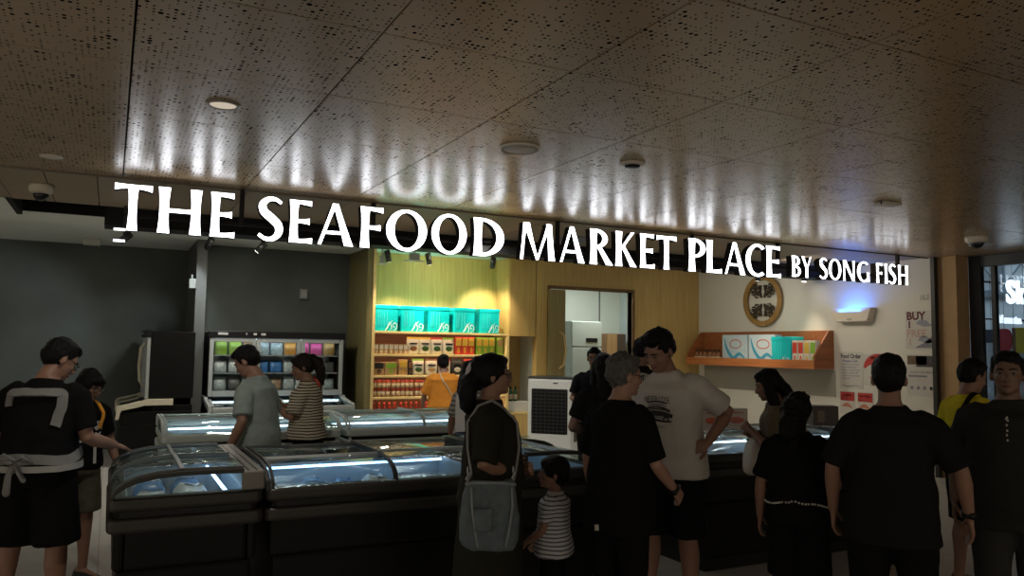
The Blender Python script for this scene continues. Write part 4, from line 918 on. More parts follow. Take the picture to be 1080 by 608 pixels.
# 9 grey haired man
i9 = person('grey haired man in black t-shirt and watch, seen from behind, facing the tall man', 654, 4.25, D(-72), 1.61, w=.88, belly=.05, hair='short', hair_mat=HAIR_G, hyaw=-.45, hpitch=.12, lean=.03, glasses=True, skin=SKIN_P,
            shirt=dict(hem=.72, sleeve=.92, ease=.035), bottom=dict(kind='shorts', hem=.42, ease=.03), armR=((.23, .03, 1.10), (.22, .22, .95)), armL=((-.23, .0, 1.10), (-.24, .06, .87)), curl=(.8, .4))
def watch(parts, side, m=BLACK_P):
    s0, e, r = parts['J'][side]; F = parts['F']; d_ = (r-e).normalized(); c = F.W(r-d_*.02); rr = .031*F.k; u_ = d_.orthogonal().normalized(); v_ = d_.cross(u_); q = MB(); rings = []
    for j in range(20): t = 2*pi*j/20; o = u_*cos(t)+v_*sin(t); rings.append([c+o*rr+d_*.011, c+o*(rr+.004)+d_*.011, c+o*(rr+.004)-d_*.011, c+o*rr-d_*.011])
    rings.append(rings[0]); q.loft(rings, cap=False); w_ = q.build('watch', m, parts['root'], True)
    o = V((.3, -1, .3)); o = (o-d_*o.dot(d_)).normalized(); q = MB(); q.cyl(c+o*rr, c+o*(rr+.010), .017*F.k, None, 16); q.build('watch_face', BLACK_P, w_, True)
watch(i9, 1); watch(i9, -1)
k = i9['F'].k; bv = bvh_of(i9['shirt']); decal('hem_tag', [V((-.014, -.02, 0)), V((.014, -.015, 0)), V((.012, .015, 0)), V((-.016, .01, 0))], [(0, 1, 2, 3)], -.02*k, .76*k, bv, WHT, i9['root'], False, .004)
# 10 tall man in white t-shirt
j10 = person('tall man in a white printed t-shirt with one hand on his hip', 707, 4.95, D(118), 1.78, w=1.0, hair='spiky', hyaw=-.25, hpitch=.42, lean=.15, belly=.02, shirt=dict(hem=.83, sleeve=.82, mat=WHT, ease=.035, fold=.014), bottom=dict(kind='shorts', hem=.48, ease=.03),
             armL=((-.34, -.16, 1.18), (-.245, .06, 1.03)), armR=((.26, .03, 1.10), (.25, .14, .87)), handL=dict(d=(.75, .35, -.35), n=(.5, -.4, -.3), hint=(-.2, -.9, -.2), curl=.4), legs={1: dict(ankle=(.13, .02, .085)), -1: dict(ankle=(-.13, -.02, .085))})
k = j10['F'].k; bv = bvh_of(j10['shirt']); PRI = pm('tee_print', (.025, .025, .027), .8, var=0); PRG = pm('tee_print_grey', (.19, .19, .19), .8, var=0)
vs, fs = text_mesh('NEVER LOSE', .05*k, 0, 'CENTER', 0, .155*k); [setattr(v, 'y', v.y-v.x*v.x*1.2) for v in vs]; decal('chest_print', vs, fs, .005, 1.285*k, bv, PRI, j10['root'])
def dflat(A, B): n = len(A); return [V((x, z, 0)) for x, z in A]+[V((x, z, 0)) for x, z in B], [(i, i+1, n+i+1, n+i) for i in range(n-1)]
car = [(*g_path([(-.062, .048), (0, .056), (.062, .046)], [.008, .010, .008]), PRI), (*g_path([(-.058, .030), (-.03, .038), (.03, .038), (.06, .028)], [.004, .006, .006, .004]), PRI),
       (*g_path([(-.078, .004), (-.03, .018), (.03, .018), (.08, .002)], [.014, .022, .022, .014]), PRI), (*g_path([(-.06, .010), (0, .020), (.06, .009)], [.003, .006, .003]), PRG),
       (*g_path([(-.092, -.022), (-.03, -.012), (.04, -.014), (.095, -.026)], [.022, .030, .030, .022]), PRI), (*g_path([(-.075, -.040), (0, -.034), (.08, -.044)], [.006, .010, .006]), PRG), (*g_path([(-.09, -.056), (-.03, -.050), (.04, -.056), (.09, -.056)], [.008, .014, .014, .008]), PRI)]
for A, B, m in car:
    vs, fs = dflat([(x*k, z*k) for x, z in A], [(x*k, z*k) for x, z in B]); decal('car_print', vs, fs, .005, 1.215*k, bv, m, j10['root'])
for cx in (-.055, .055):
    A, B = g_ring(cx, -.045, .019, .019, .009, .009, 0, 360, 16); vs, fs = dflat([(x*k, z*k) for x, z in A], [(x*k, z*k) for x, z in B]); decal('car_print', vs, fs, .005, 1.215*k, bv, PRI, j10['root'], off=.003)
vs, fs = text_mesh('THE WAY', .03*k, 0, 'CENTER', .0006, .10*k); decal('chest_print', vs, fs, .005, 1.125*k, bv, PRG, j10['root'])
# 11-13 people further in
person('man in glasses and black shirt facing out before the pantry opening', 627, 9.0, D(140), 1.64, w=1.0, hair='thin', hpitch=.1, glasses=True, shirt=dict(hem=.85, sleeve=.8, mat=cloth('navy_black', (.014, .014, .018))), bottom=dict(kind='trousers', hem=.12), armR=((.25, .04, 1.12), (.1, .26, 1.05)), voxel=.009)
person('dark haired woman in black standing between the cooler and the grey haired man', 637, 6.0, D(-20), 1.60, w=.95, hair='long', female=True, hpitch=.15, shirt=dict(hem=.85, sleeve=.7, mat=BLK2), bottom=dict(kind='trousers', hem=.12), armL=((-.25, .03, 1.12), (-.18, .24, 1.08)), voxel=.009)
person('short haired man in dark shirt looking down behind the tall man', 676, 7.4, D(-85), 1.74, w=1.0, hair='spiky', hpitch=.3, shirt=dict(hem=.85, sleeve=.8, mat=BLK2), bottom=dict(kind='trousers', hem=.12), voxel=.009)
# 14 woman with the white bag
TAN = pm('olive_tan_cotton', (.12, .10, .06), .92, var=.2, vscale=20, bump=.2)
n14 = person('long haired woman in olive top holding a white carrier bag by the freezer', 822, 5.45, D(38), 1.52, w=.92, hair='long', female=True, lean=.08, hpitch=.30, hyaw=.15, shirt=dict(hem=.85, sleeve=.7, mat=TAN), bottom=dict(kind='trousers', hem=.12), armL=((-.22, .03, 1.12), (-.10, .20, 1.22)), armR=((.23, .03, 1.12), (.03, .21, 1.20)), curl=(1.0, 1.0))
watch(n14, 1)
J = n14['J']; F = n14['F']; hp = world(n14, F.W((J[1][2]+J[-1][2])/2+V((-.02, .07, -.02))))
WB = pm('bag_white', (.60, .57, .50), .6, var=.08, vscale=9, bump=.3, bscale=18)
wbg = tote('carrier_bag', 'white carrier bag held open by the long haired woman', 'bag', (hp.x+.06, hp.y-.03, hp.z-.27), D(60), .20, .12, .25, WB, WB, soft=.014)
for s_ in (-1, 1): q = MB(); q.tube([(-.06, s_*.025, .24), (-.05, s_*.02, .29), (0, s_*.01, .31), (.05, s_*.02, .29), (.06, s_*.025, .24)], .006, 6); q.build('bag_handle', WB, wbg, True)
# 15 curly haired woman with a waist chain
o15 = person('curly haired woman in black with a pale waist chain, seen from behind', 840, 4.4, D(-50), 1.41, w=.92, belly=.03, hair='curly', female=True, hyaw=-.3, hpitch=.1, shirt=dict(hem=.85, sleeve=.9, ease=.035), bottom=dict(kind='shorts', hem=.50, ease=.035, wide=1.1), armL=((-.24, -.02, 1.1), (-.25, .04, .86)), armR=((.24, .05, 1.1), (.2, .24, 1.0)))
k = o15['F'].k; bv = bvh_of(o15['shirt']); q = MB()
for i in range(34):
    t = -pi+pi*i/33; g_ = V((cos(t)*.27, sin(t)*.25, 1.02-.035*(1+cos(2*t))*.5))*k; l_, n_, _, _ = bv.find_nearest(g_); q.ell(l_+n_*.006, (.0065, .0065, .0065), 8, 6)
q.build('waist_chain', pm('chain_pale', (.6, .58, .52), .3, metal=.4), o15['root'], True)
# 16 broad man in front
p16 = person('broad man in a black t-shirt seen from behind in front of the posters', 937, 3.92, D(-50), 1.625, w=1.0, belly=.05, hair='flat', hyaw=-.06, hpitch=.06, shirt=dict(hem=.76, sleeve=.95, mat=BLK2, ease=.035), bottom=dict(kind='shorts', hem=.40, ease=.035), armR=((.33, -.02, 1.12), (.36, .06, .88)), armL=((-.28, -.02, 1.12), (-.28, .06, .87)), legs={1: dict(ankle=(.15, 0, .085)), -1: dict(ankle=(-.15, 0, .085))})
watch(p16, 1)
# 17 person in yellow
YEL = cloth('yellow_cotton', (.62, .52, .03))
q17 = person('person in a yellow t-shirt with a dark strap, partly behind the walking man', 1020, 5.6, D(-105), 1.60, w=.98, hair='short', hpitch=.35, hyaw=-.1, shirt=dict(hem=.84, sleeve=.8, mat=YEL), bottom=dict(kind='shorts', hem=.5), armR=((.25, -.02, 1.12), (.27, .06, .88)))
k = q17['F'].k; patch(q17, 'bag_strap', [V((.07, .0, 1.46))*k, V((.10, -.12, 1.40))*k, V((.06, -.16, 1.25))*k, V((-.02, -.16, 1.1))*k], .03, BLK)
# 18 walking man
r18 = person('man in dark grey shirt walking out beside the neighbouring shop window', 1062, 4.2, D(118), 1.65, w=1.04, belly=.04, hair='short', hpitch=.02, skin=SKIN_D, shirt=dict(hem=.76, sleeve=.95, mat=cloth('charcoal_cotton', (.028, .029, .027)), ease=.04, name='polo_shirt'), bottom=dict(kind='trousers', hem=.12, mat=cloth('dark_grey_twill', (.035, .035, .034))),
             armR=((.27, -.06, 1.10), (.27, .02, .86)), armL=((-.28, .05, 1.10), (-.28, .18, .88)), legs={1: dict(ankle=(.10, .14, .085)), -1: dict(ankle=(-.10, -.18, .10))})
k = r18['F'].k; bv = bvh_of(r18['shirt']); q = MB()
for i in range(7): l_, n_, _, _ = bv.find_nearest(V((.0+.004*(i % 2), .2, 1.42-i*.028))*k); q.ell(l_+n_*.003, (.005, .004, .007), 8, 6)
q.build('button_row', pm('button_pale', (.5, .48, .42), .4), r18['root'], True)
# ---------------------------------------------------------------- oak shelf bay and its goods
bay = thing('shelf_unit', 'oak shelf bay stacked with cyan boxes, pouches and jars on five boards', 'shelf', (3.53, YB, 0))
BW = 2.34
MB().box((.0, -.03, .0), (.045, .48, SZ)).build('side_post', OAK_E, bay); MB().box((BW-.05, -.03, 0), (BW, .48, 1.86)).build('side_post', OAK_E, bay)
SHZ = [.12, .50, .86, 1.19, 1.515, 1.865]
for z in SHZ: MB().box((.045, -.025, z-.035), (BW-.05, .47, z)).build('shelf', OAK_E, bay, bevel=.004)
for a, z in enumerate(SHZ[:-1]): MB().box((.045, .462, z), (BW-.05, .48, SHZ[a+1]-.035)).build('back_board', REDW, bay)
def atx(u): return onY(u, 370, YB+.05).x
# cyan boxes
CY = pm('cyan_box', (.0, .46, .50), .35, var=.12, vscale=5); CYD = pm('cyan_box_side', (.01, .16, .18), .4, var=.1); CYL = pm('box_print_white', (.75, .85, .85), .4, var=0)
def cyanbox(w, h, d):
    R = bpy.data.objects.new('gift_box', None); COL.objects.link(R)
    MB().box((0, 0, 0), (w, d, h-.03)).build('box_body', CY, R, bevel=.008)
    MB().box((-.006, -.006, h-.06), (w+.006, d+.006, h)).build('lid', CY, R, bevel=.008)
    q = MB(); x = w*.72
    A, B = g_path([(x+.02, .02), (x+.07, .035), (x+.085, .09), (x+.05, .13), (x+.02, .10), (x+.035, .065), (x+.06, .075)], [.004, .009, .011, .010, .008, .007, .004]); q.strip(A, B, -.009, -.007, 1)
    A, B = g_path([(x-.10, .012), (x-.06, .07), (x-.03, .15)], [.012, .018, .004]); q.strip(A, B, -.009, -.007, 1); A, B = g_path([(x-.02, .012), (x+.0, .06), (x-.02, .12), (x+.02, .17)], [.006, .010, .008, .003]); q.strip(A, B, -.009, -.007, 1)
    q.build('logo', CYL, R)
    q = MB()
    for xx in (.12, .22, .37, .5): q.box((w*xx, -.008, .08), (w*xx+.006, -.004, h-.08))
    q.build('print_lines', pm('cyan_pale', (.1, .62, .66), .4, var=0), R)
    return R
proto = cyanbox(.36, .40, .26)
us = [396, 424, 452, 479, 506]
for i, u in enumerate(us):
    lab = f'cyan box with white print on top oak shelf, {ORD[i]} from the dark panel'
    if i == 0: tag(proto, lab, 'box', 'cyan boxes on the top shelf'); r = proto; r.location = (atx(u)-.02, YB+.03, 1.866)
    else: r = dup(proto, (atx(u)-.02, YB+.03, 1.866), [.0, -.02, .015, -.015, .01][i], lab, 'cyan boxes on the top shelf', 'box')
q5 = cyanbox(.30, .38, .16)                   # second row standing behind shows in the gaps
for i, u in enumerate((417, 444, 471, 498)):
    lab = f'darker cyan box standing behind the front row on the top oak shelf, {ORD[i]} gap'
    if i == 0: tag(q5, lab, 'box', 'cyan boxes behind'); q5.location = (atx(u)-.12, YB+.312, 1.866)
    else: dup(q5, (atx(u)-.12, YB+.312, 1.866), 0, lab, 'cyan boxes behind', 'box')
# pouches, cartons, jars and bottles
def carton(w, d, h, m, m2, name='carton'):
    R = bpy.data.objects.new(name, None); COL.objects.link(R)
    MB().box((0, 0, 0), (w, d, h)).build('box_body', m, R, bevel=.004)
    q = MB().box((w*.08, -.003, h*.50), (w*.92, .001, h*.92)); A, B = g_path([(w*.5, h*.1), (w*.38, h*.25), (w*.5, h*.4), (w*.62, h*.25), (w*.5, h*.1)], [.01, w*.12, w*.12, w*.12, .01]); q.strip(A, B, -.003, .001, 1)
    q.build('print', m2, R); return R
def pouch(w, d, h, m, mtop, mpic):
    R = bpy.data.objects.new('snack_pouch', None); COL.objects.link(R)
    bag(w, d, h).build('pouch_body', m, R, True)
    MB().box((-w*.48, -.014, h*.88), (w*.48, .010, h)).build('header_band', mtop, R, bevel=.002)
    q = MB(); q.ell((0, -d*.47, h*.33), (w*.30, .012, h*.16), 14, 8); q.build('picture', mpic, R, True); q = MB().box((-w*.3, -d*.51, h*.58), (w*.3, -d*.42, h*.66)); q.build('title_bar', BLACK_P, R); return R
def jar(r, h, m, mlid, name='jar', bottle=False):
    R = bpy.data.objects.new(name, None); COL.objects.link(R)
    if bottle:
        MB().lathe([(0, 0), (r, 0), (r, h*.55), (r*.9, h*.64), (r*.42, h*.78), (r*.40, h*.86), (0, h*.86)]).build('glass_body', m, R, True); MB().lathe([(0, h*.855), (r*.5, h*.855), (r*.5, h), (0, h)]).build('cap', mlid, R, True)
        MB().lathe([(r*1.02, h*.12), (r*1.03, h*.12), (r*1.03, h*.48), (r*1.02, h*.48)]).build('label_band', pm('label_cream', (.55, .46, .32), .6, var=.3, vscale=40), R, True)
    else:
        MB().lathe([(0, 0), (r*.92, 0), (r, h*.06), (r, h*.74), (r*.85, h*.82), (0, h*.82)]).build('glass_body', m, R, True); MB().lathe([(0, h*.80), (r*.93, h*.80), (r*.93, h*.98), (r*.85, h), (0, h)]).build('lid', mlid, R, True)
        MB().lathe([(r*1.01, h*.16), (r*1.03, h*.16), (r*1.03, h*.64), (r*1.01, h*.64)]).build('label_band', pm('label_cream', (.55, .46, .32), .6, var=.3, vscale=40), R, True)
    return R
LB = {'w': pm('print_white', (.65, .62, .55), .5, var=.2, vscale=30), 'r': pm('print_red', (.55, .05, .03), .45, var=.2), 'g': pm('print_green', (.22, .42, .04), .45, var=.25), 'y': pm('print_yellow', (.70, .45, .06), .45, var=.25),
      'b': pm('print_brown', (.24, .11, .05), .5, var=.3), 'k': pm('print_black', (.02, .02, .02), .5, var=.2), 'kraft': pm('kraft', (.42, .26, .13), .6, var=.2, vscale=20), 'sauce': pm('chilli_sauce', (.32, .02, .012), .25, var=.3), 'lidr': pm('lid_red', (.45, .03, .02), .35, var=.1), 'dg': pm('print_leaf', (.04, .10, .02), .5, var=.4)}
count = {}
def put_goods(R, x, y, z, lab, cat, group, rz=0):
    R.location = (x, y, z); R.rotation_euler.z = rz; tag(R, lab, cat, group); return R
YG = YB+.04
# second board: kraft jars and pouches, red and green cartons
k0 = None
for i in range(7):
    x = atx(394.5)+i*.078; lab = f'short kraft tub on the second oak shelf, {ORD[i]} from the dark side panel'
    if not k0:
        k0 = carton(.070, .07, .15, LB['kraft'], LB['w'], 'kraft_tub'); put_goods(k0, x, YG, 1.516, lab, 'tub', 'kraft tubs')
    else: dup(k0, (x, YG, 1.516), 0, lab, 'kraft tubs', 'tub')
pc = [('brown and cream', 'w', 'y'), ('yellow topped', 'w', 'y'), ('red topped', 'w', 'r'), ('green topped', 'w', 'g')]
for i, (nm, a, t) in enumerate(pc):
    put_goods(pouch(.20, .10, .265, LB[a], LB[t], LB['dg' if i else 'b']), atx(434.2+i*12.5)+.03, YG+.06, 1.516, f'{nm} snack pouch on the second oak shelf beside the kraft tubs', 'pouch', 'pouches on the second shelf')
cc = [('red', 'r', 'y', 480, 3), ('green and yellow', 'g', 'y', 502, 3), ('green and gold', 'g', 'kraft', 524, 1)]
for nm, a, t, u, n in cc:
    c0 = None
    for i in range(n):
        lab = f'{nm} carton with pineapple print on the second oak shelf, {ORD[i]} of its colour'
        if c0 is None: c0 = carton(.108, .09, .28, LB[a], LB[t]); put_goods(c0, atx(u), YG, 1.516, lab, 'carton', f'{nm} cartons on the second shelf')
        else: dup(c0, (atx(u)+i*.113, YG, 1.516), 0, lab, f'{nm} cartons on the second shelf', 'carton')
# third board
tr = [('kraft cracker tray with dark picture', 'kraft', 'k', 394.5, .17, .20), ('kraft cracker tray with green picture', 'kraft', 'g', 406.5, .19, .20), ('tan upright carton with small print', 'kraft', 'y', 421, .14, .24), ('narrow dark carton', 'k', 'b', 431, .07, .22)]
for nm, a, t, u, w_, h_ in tr: put_goods(carton(w_, .12, h_, LB[a], LB[t]), atx(u), YG, 1.191, f'{nm} on the third oak shelf', 'carton', 'cartons on the third shelf')
for nm, a, t, p_, u in [('green', 'w', 'g', 'dg', 442), ('brown', 'w', 'b', 'kraft', 456), ('white and red', 'w', 'r', 'b', 470), ('black', 'k', 'k', 'w', 483), ('dark red', 'k', 'r', 'w', 496), ('silver black', 'k', 'w', 'b', 509), ('white', 'w', 'w', 'b', 522)]:
    put_goods(pouch(.20, .10, .25, LB[a], LB[t], LB[p_]), atx(u), YG+.06, 1.191, f'{nm} snack pouch on the third oak shelf near the woman in orange', 'pouch', 'pouches on the third shelf')
# fourth board: two storeys of small jars; fifth: sauce bottles
jp = None; cnt = 0
for tier in (0, 1):
    for i in range(11 if tier == 0 else 11):
        x = 3.62+i*.072+(.0 if i < 4 else .02)+(.02 if i > 8 else 0); z = .861+tier*.1245; cnt += 1
        lab = f'small red lidded jar in the {"lower" if tier == 0 else "upper"} tier on the fourth shelf, {ORD[i]} along'
        if jp is None: jp = jar(.033, .124, LB['b'], LB['lidr']); put_goods(jp, x, YG+.03, z, lab, 'jar', 'jars on the fourth shelf')
        else: dup(jp, (x, YG+.03, z), 0, lab, 'jars on the fourth shelf', 'jar')
bx = put_goods(carton(.26, .12, .24, LB['r'], LB['y']), 4.52, YG, .861, 'bright red carton on the fourth oak shelf beside the woman in orange', 'carton', None)
for i in range(6): put_goods(carton(.13, .1, .2, LB['rk'[i % 2]], LB['yw'[i % 2]]), 4.52+i*.14, YG, .861, f'{"red" if i % 2 == 0 else "black"} carton on the fourth oak shelf, {ORD[i]} beyond the bright red one', 'carton', 'cartons on the fourth shelf') if i > 2 else None
bp_ = None
for i in range(24):
    x = 3.62+i*.083+(.02 if i > 4 else 0)+(.02 if i > 10 else 0)
    if x > 5.78: break
    lab = f'red chilli sauce bottle on the fifth oak shelf, {ORD[i] if i < 20 else "last"} along' if i < 20 else f'red chilli sauce bottle at the far end of the fifth oak shelf, {ORD[i-20]} from it'
    if bp_ is None: bp_ = jar(.036, .27, LB['sauce'], LB['lidr'], 'sauce_bottle', True); put_goods(bp_, x, YG+.03, .501, lab, 'bottle', 'sauce bottles on the fifth shelf')
    else: dup(bp_, (x, YG+.03, .501), 0, lab, 'sauce bottles on the fifth shelf', 'bottle')
# cupboard above the nook, counter in it
cup = thing('wall_mounted_cupboard', 'tall oak wall cupboard between the shelf bay and the door opening', 'cupboard', (5.87, YB, 0))
MB().box((.0, .02, 1.84), (.515, .58, SZ-.005)).build('body', OAK, cup); MB().box((.01, 0, 1.83), (.505, .02, SZ-.02)).build('door', OAK, cup, bevel=.003)
ct = thing('counter_cabinet', 'low oak counter cabinet in the nook holding a white box', 'cabinet', (5.87, YB, 0))
MB().box((.0, .02, 0), (.515, .58, .54)).build('body', OAK, ct); MB().box((.0, 0, .54), (.515, .58, .575)).build('worktop', OAK_E, ct, bevel=.004); MB().box((.01, 0, .04), (.505, .02, .53)).build('door', OAK, ct, bevel=.003)
q = MB(); q.prism([(6.36, .58), (6.38, .58), (6.38, 1.82), (6.10, 1.82)], YB+.10, YB+.13, 1); 
wb = thing('tissue_box', 'white rectangular box on the low oak nook counter', 'box', (5.90, YB+.06, .576)); MB().box((0, 0, 0), (.40, .24, .17)).build('box_body', pm('box_white', (.62, .63, .60), .5, var=.05), wb, bevel=.008); MB().box((-.004, -.004, .14), (.404, .244, .172)).build('lid', pm('box_white', (.62, .63, .60)), wb, bevel=.006)
for i, (dx, m) in enumerate(((.10, 'green_glass'), (.19, 'green_glass'))):
    mm = pm(m, (.02, .12, .06), .2, var=.1); R = jar(.035, .24, mm, BLACK_P, 'bottle', True)
    put_goods(R, 5.90+dx, YB+.16, .749, f'green bottle on the white box in the oak nook, {["nearer the shelves", "nearer the door"][i]}', 'bottle', 'bottles in the nook')
# ---- air cooler
ac = thing('air_cooler', 'white tower air cooler with black grille in front of the pantry door', 'air cooler', (5.62, 9.62, 0), radians(-46))
cw, cd_, ch = .64, .50, 1.25
MB().box((-cw/2, -cd_/2, .06), (cw/2, cd_/2, ch-.03)).build('housing', pm('cooler_white', (.68, .69, .65), .4, var=.03), ac, bevel=.035, seg=4)
MB().box((-cw/2, -cd_/2, ch-.035), (cw/2, cd_/2, ch)).build('top_panel', pm('cooler_top', (.05, .055, .055), .15, var=.05), ac, bevel=.014, seg=3)
MB().box((-.26, -cd_/2-.012, .46), (.26, -cd_/2+.02, 1.08)).build('grille_bezel', BLACK_P, ac, bevel=.03, seg=3)
q = MB()
for i in range(12): z = .50+i*.048; q.box((-.24, -cd_/2-.022, z), (.24, -cd_/2-.010, z+.010))
for i in range(9): x = -.24+i*.06; q.box((x-.002, -cd_/2-.020, .48), (x+.002, -cd_/2-.012, 1.06))
q.build('louvre', pm('grille_black', (.03, .03, .03), .4), ac)
MB().box((cw/2-.005, -.12, .35), (cw/2+.008, .12, .9)).build('side_intake', BLACK_P, ac, bevel=.004)
MB().box((.05, -cd_/2-.004, ch-.10), (.12, -cd_/2+.01, ch-.085)).build('badge', BLACK_P, ac)
for sx in (-1, 1):
    for sy in (-1, 1): MB().cyl((sx*.2, sy*.15-.015, .035), (sx*.2, sy*.15+.015, .035), .035).build('caster', BLACK_P, ac, True)
# ---- pantry fridge and wooden cupboard
pf = thing('refrigerator', 'pale two door refrigerator inside the pantry opening', 'refrigerator', (7.74, 12.6, 0))
PFM = pm('fridge_pale', (.46, .50, .47), .4, var=.03)
MB().box((0, .05, .03), (.66, .72, 2.16)).build('body', PFM, pf, bevel=.01); dd = MB().box((0, 0, .08), (.66, .048, 1.66)).build('door', PFM, pf, bevel=.008); d2 = MB().box((0, 0, 1.68), (.66, .048, 2.15)).build('door', PFM, pf, bevel=.008)
q = MB(); q.lathe([(0, 0), (.12, 0), (.12, .02), (0, .02)], (.46, -.0, 1.80), 20, 1); q2 = MB().box((.30, -.015, 1.76), (.56, .0, 1.84)); q2.build('badge', BLACK_P, d2, bevel=.03, seg=3)
wc = thing('wooden_cabinet', 'small brown wooden wall cabinet inside the pantry opening', 'cabinet', (9.45, 13.3, 1.10))
MB().box((-.46, 0, 0), (-.006, .4, .85)).build('body', wood('walnut', S(150, 112, 74), S(124, 88, 56), .5), wc, bevel=.004); MB().box((-.455, -.02, .01), (-.22, .0, .84)).build('door', wood('walnut_light', S(176, 138, 92), S(150, 112, 72), .5), wc, bevel=.003)
MB().box((-.215, -.02, .01), (-.01, .0, .84)).build('door', pm('walnut_dark', (.07, .04, .025), .5), wc, bevel=.003)
for i, (y, z) in enumerate(((12.9, 2.12), (12.9, 2.42))):
    o = MB().box((9.60, y-.05, z-.06), (9.619, y+.05, z+.06)).build('wall_switch', pm('switch_white', (.7, .7, .7), .4), bevel=.004); tag(o, f'white switch plate inside the pantry, {["lower", "upper"][i]} of two', 'switch', 'pantry switches')

# ---------------------------------------------------------------- white side wall
ws = thing('wall_shelf', 'orange brown wooden trough shelf with slanted ends on the white wall', 'shelf', (XW, 0, 0))
ya, yb_ = 8.46, 11.40; zl, zh = 1.385, 1.975; dp = .42
MB().box((-.03, ya, zl), (-.001, yb_, zh)).build('back_board', REDW, ws); MB().box((-dp, ya, zl), (-.03, yb_, zl+.03)).build('shelf', REDW, ws)
MB().box((-dp-.02, ya, zl), (-dp, yb_, zl+.13)).build('front_lip', wood('lip_wood', S(188, 118, 66), S(160, 92, 48), .45, axis=1), ws)
for y in (ya, yb_-.03): q = MB(); q.prism([(-dp, zl+.03), (-.03, zl+.03), (-.03, zh), (-.10, zh), (-dp, zl+.20)], y, y+.03, 1); q.build('end_panel', REDW, ws)
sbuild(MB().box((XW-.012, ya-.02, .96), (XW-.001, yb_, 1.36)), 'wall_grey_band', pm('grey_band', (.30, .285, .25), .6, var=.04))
def yon(u, x=XW-.3): return onX(u, 370, x).y
ZS = zl+.032
for i in range(6):
    R = jar(.05, .24, LB['b'], LB['k'], 'sauce_bottle', True); put_goods(R, XW-.25, 11.32-i*.115, ZS, f'dark sauce bottle with black cap in the wooden trough shelf, {ORD[i]} from the oak wall', 'bottle', 'dark bottles in the trough shelf')
PBX = pm('box_paleblue', (.50, .62, .68), .45, var=.1); LBL = pm('print_blue', (.05, .32, .50), .45, var=.2)
def picbox(w, h, d, red):
    R = bpy.data.objects.new('gift_box', None); COL.objects.link(R); MB().box((-d, -w, 0), (0, 0, h)).build('box_body', PBX, R, bevel=.006)
    q = MB(); A, B = g_path([(-w*.95, h*.15), (-w*.7, h*.35), (-w*.45, h*.2), (-w*.2, h*.5), (-w*.08, h*.9)], [.02, .05, .06, .05, .01]); q.strip(A, B, -d-.003, -d+.001, 0); q.build('wave_print', LBL, R)
    q = MB(); A, B = g_ring(-w*.55, h*.68, w*.24, h*.16, .014, .014); q.strip(A, B, -d-.003, -d+.001, 0); q.build('oval_logo', LB['r'], R); return R
put_goods(picbox(.60, .50, .16, 1), XW-.12, 10.62, ZS, 'pale blue box with red oval logo beside the dark bottles in the trough shelf', 'box', None)
put_goods(picbox(.60, .50, .16, 1), XW-.12, 9.98, ZS, 'pale blue box with red oval logo beside the cyan box in the trough shelf', 'box', None)
tb = cyanbox(.40, .46, .28); put_goods(tb, XW-.38, 9.365, ZS, 'large cyan box in the wooden trough shelf on the white wall', 'box', None, -pi/2)
for i, (nm, a, t) in enumerate((('red and white', 'w', 'r'), ('second red and white', 'w', 'r'), ('yellow and white', 'w', 'y'), ('green and white', 'w', 'g'))):
    put_goods(carton(.105, .10, .40, LB[a], LB[t]), XW-.36, 8.955-i*.118, ZS, f'{nm} carton with pineapple print in the wooden trough shelf', 'carton', 'cartons in the trough shelf', -pi/2)
# round wooden emblem
embl = thing('wall_emblem', 'round wooden emblem ring with dark scrollwork fish on the white wall', 'emblem', (XW-.02, 9.89, 2.50))
q = MB(); q.lathe([(.35, -.045), (.435, -.045), (.435, .0), (.35, .0)], (0, 0, 0), 48, 0); EMW = wood('emblem_wood', S(160, 124, 66), S(130, 98, 50), .5); 
rg = MB(); A = [(cos(2*pi*i/48)*.35, sin(2*pi*i/48)*.35) for i in range(49)]; B = [(cos(2*pi*i/48)*.44, sin(2*pi*i/48)*.44) for i in range(49)]; rg.strip(A, B, -.05, 0, 0); rg.build('ring', EMW, embl, bevel=.008)
EMD = pm('emblem_dark', (.05, .035, .02), .5, var=.2)
for sy in (1, -1):
    for sz in (1, -1):
        q = MB()
        for pts, ws_ in (([(.035, .05), (.07, .13), (.15, .15), (.20, .22), (.185, .29)], [.02, .04, .045, .035, .01]), ([(.20, .21), (.255, .215), (.28, .175)], [.03, .025, .006]), ([(.13, .14), (.20, .10), (.255, .105)], [.012, .03, .008]),
                         ([(.07, .13), (.05, .20), (.09, .255)], [.012, .026, .006]), ([(.10, .06), (.15, .055), (.18, .08)], [.01, .022, .008])):
            a, b_ = g_path([(p[0]*sy, p[1]*sz*1.05) for p in pts], ws_); q.strip(a, b_, -.03, -.004, 0)
        for cx_, cy_, r_ in ((.115, .21, .032), (.235, .145, .028), (.10, .10, .025), (.16, .26, .022), (.045, .235, .02)):
            a, b_ = g_ring(cx_*sy, cy_*sz*1.05, r_, r_, .011, .011, 0, 360, 14); q.strip(a, b_, -.028, -.004, 0)
        q.build('scroll_fish', EMD, embl)
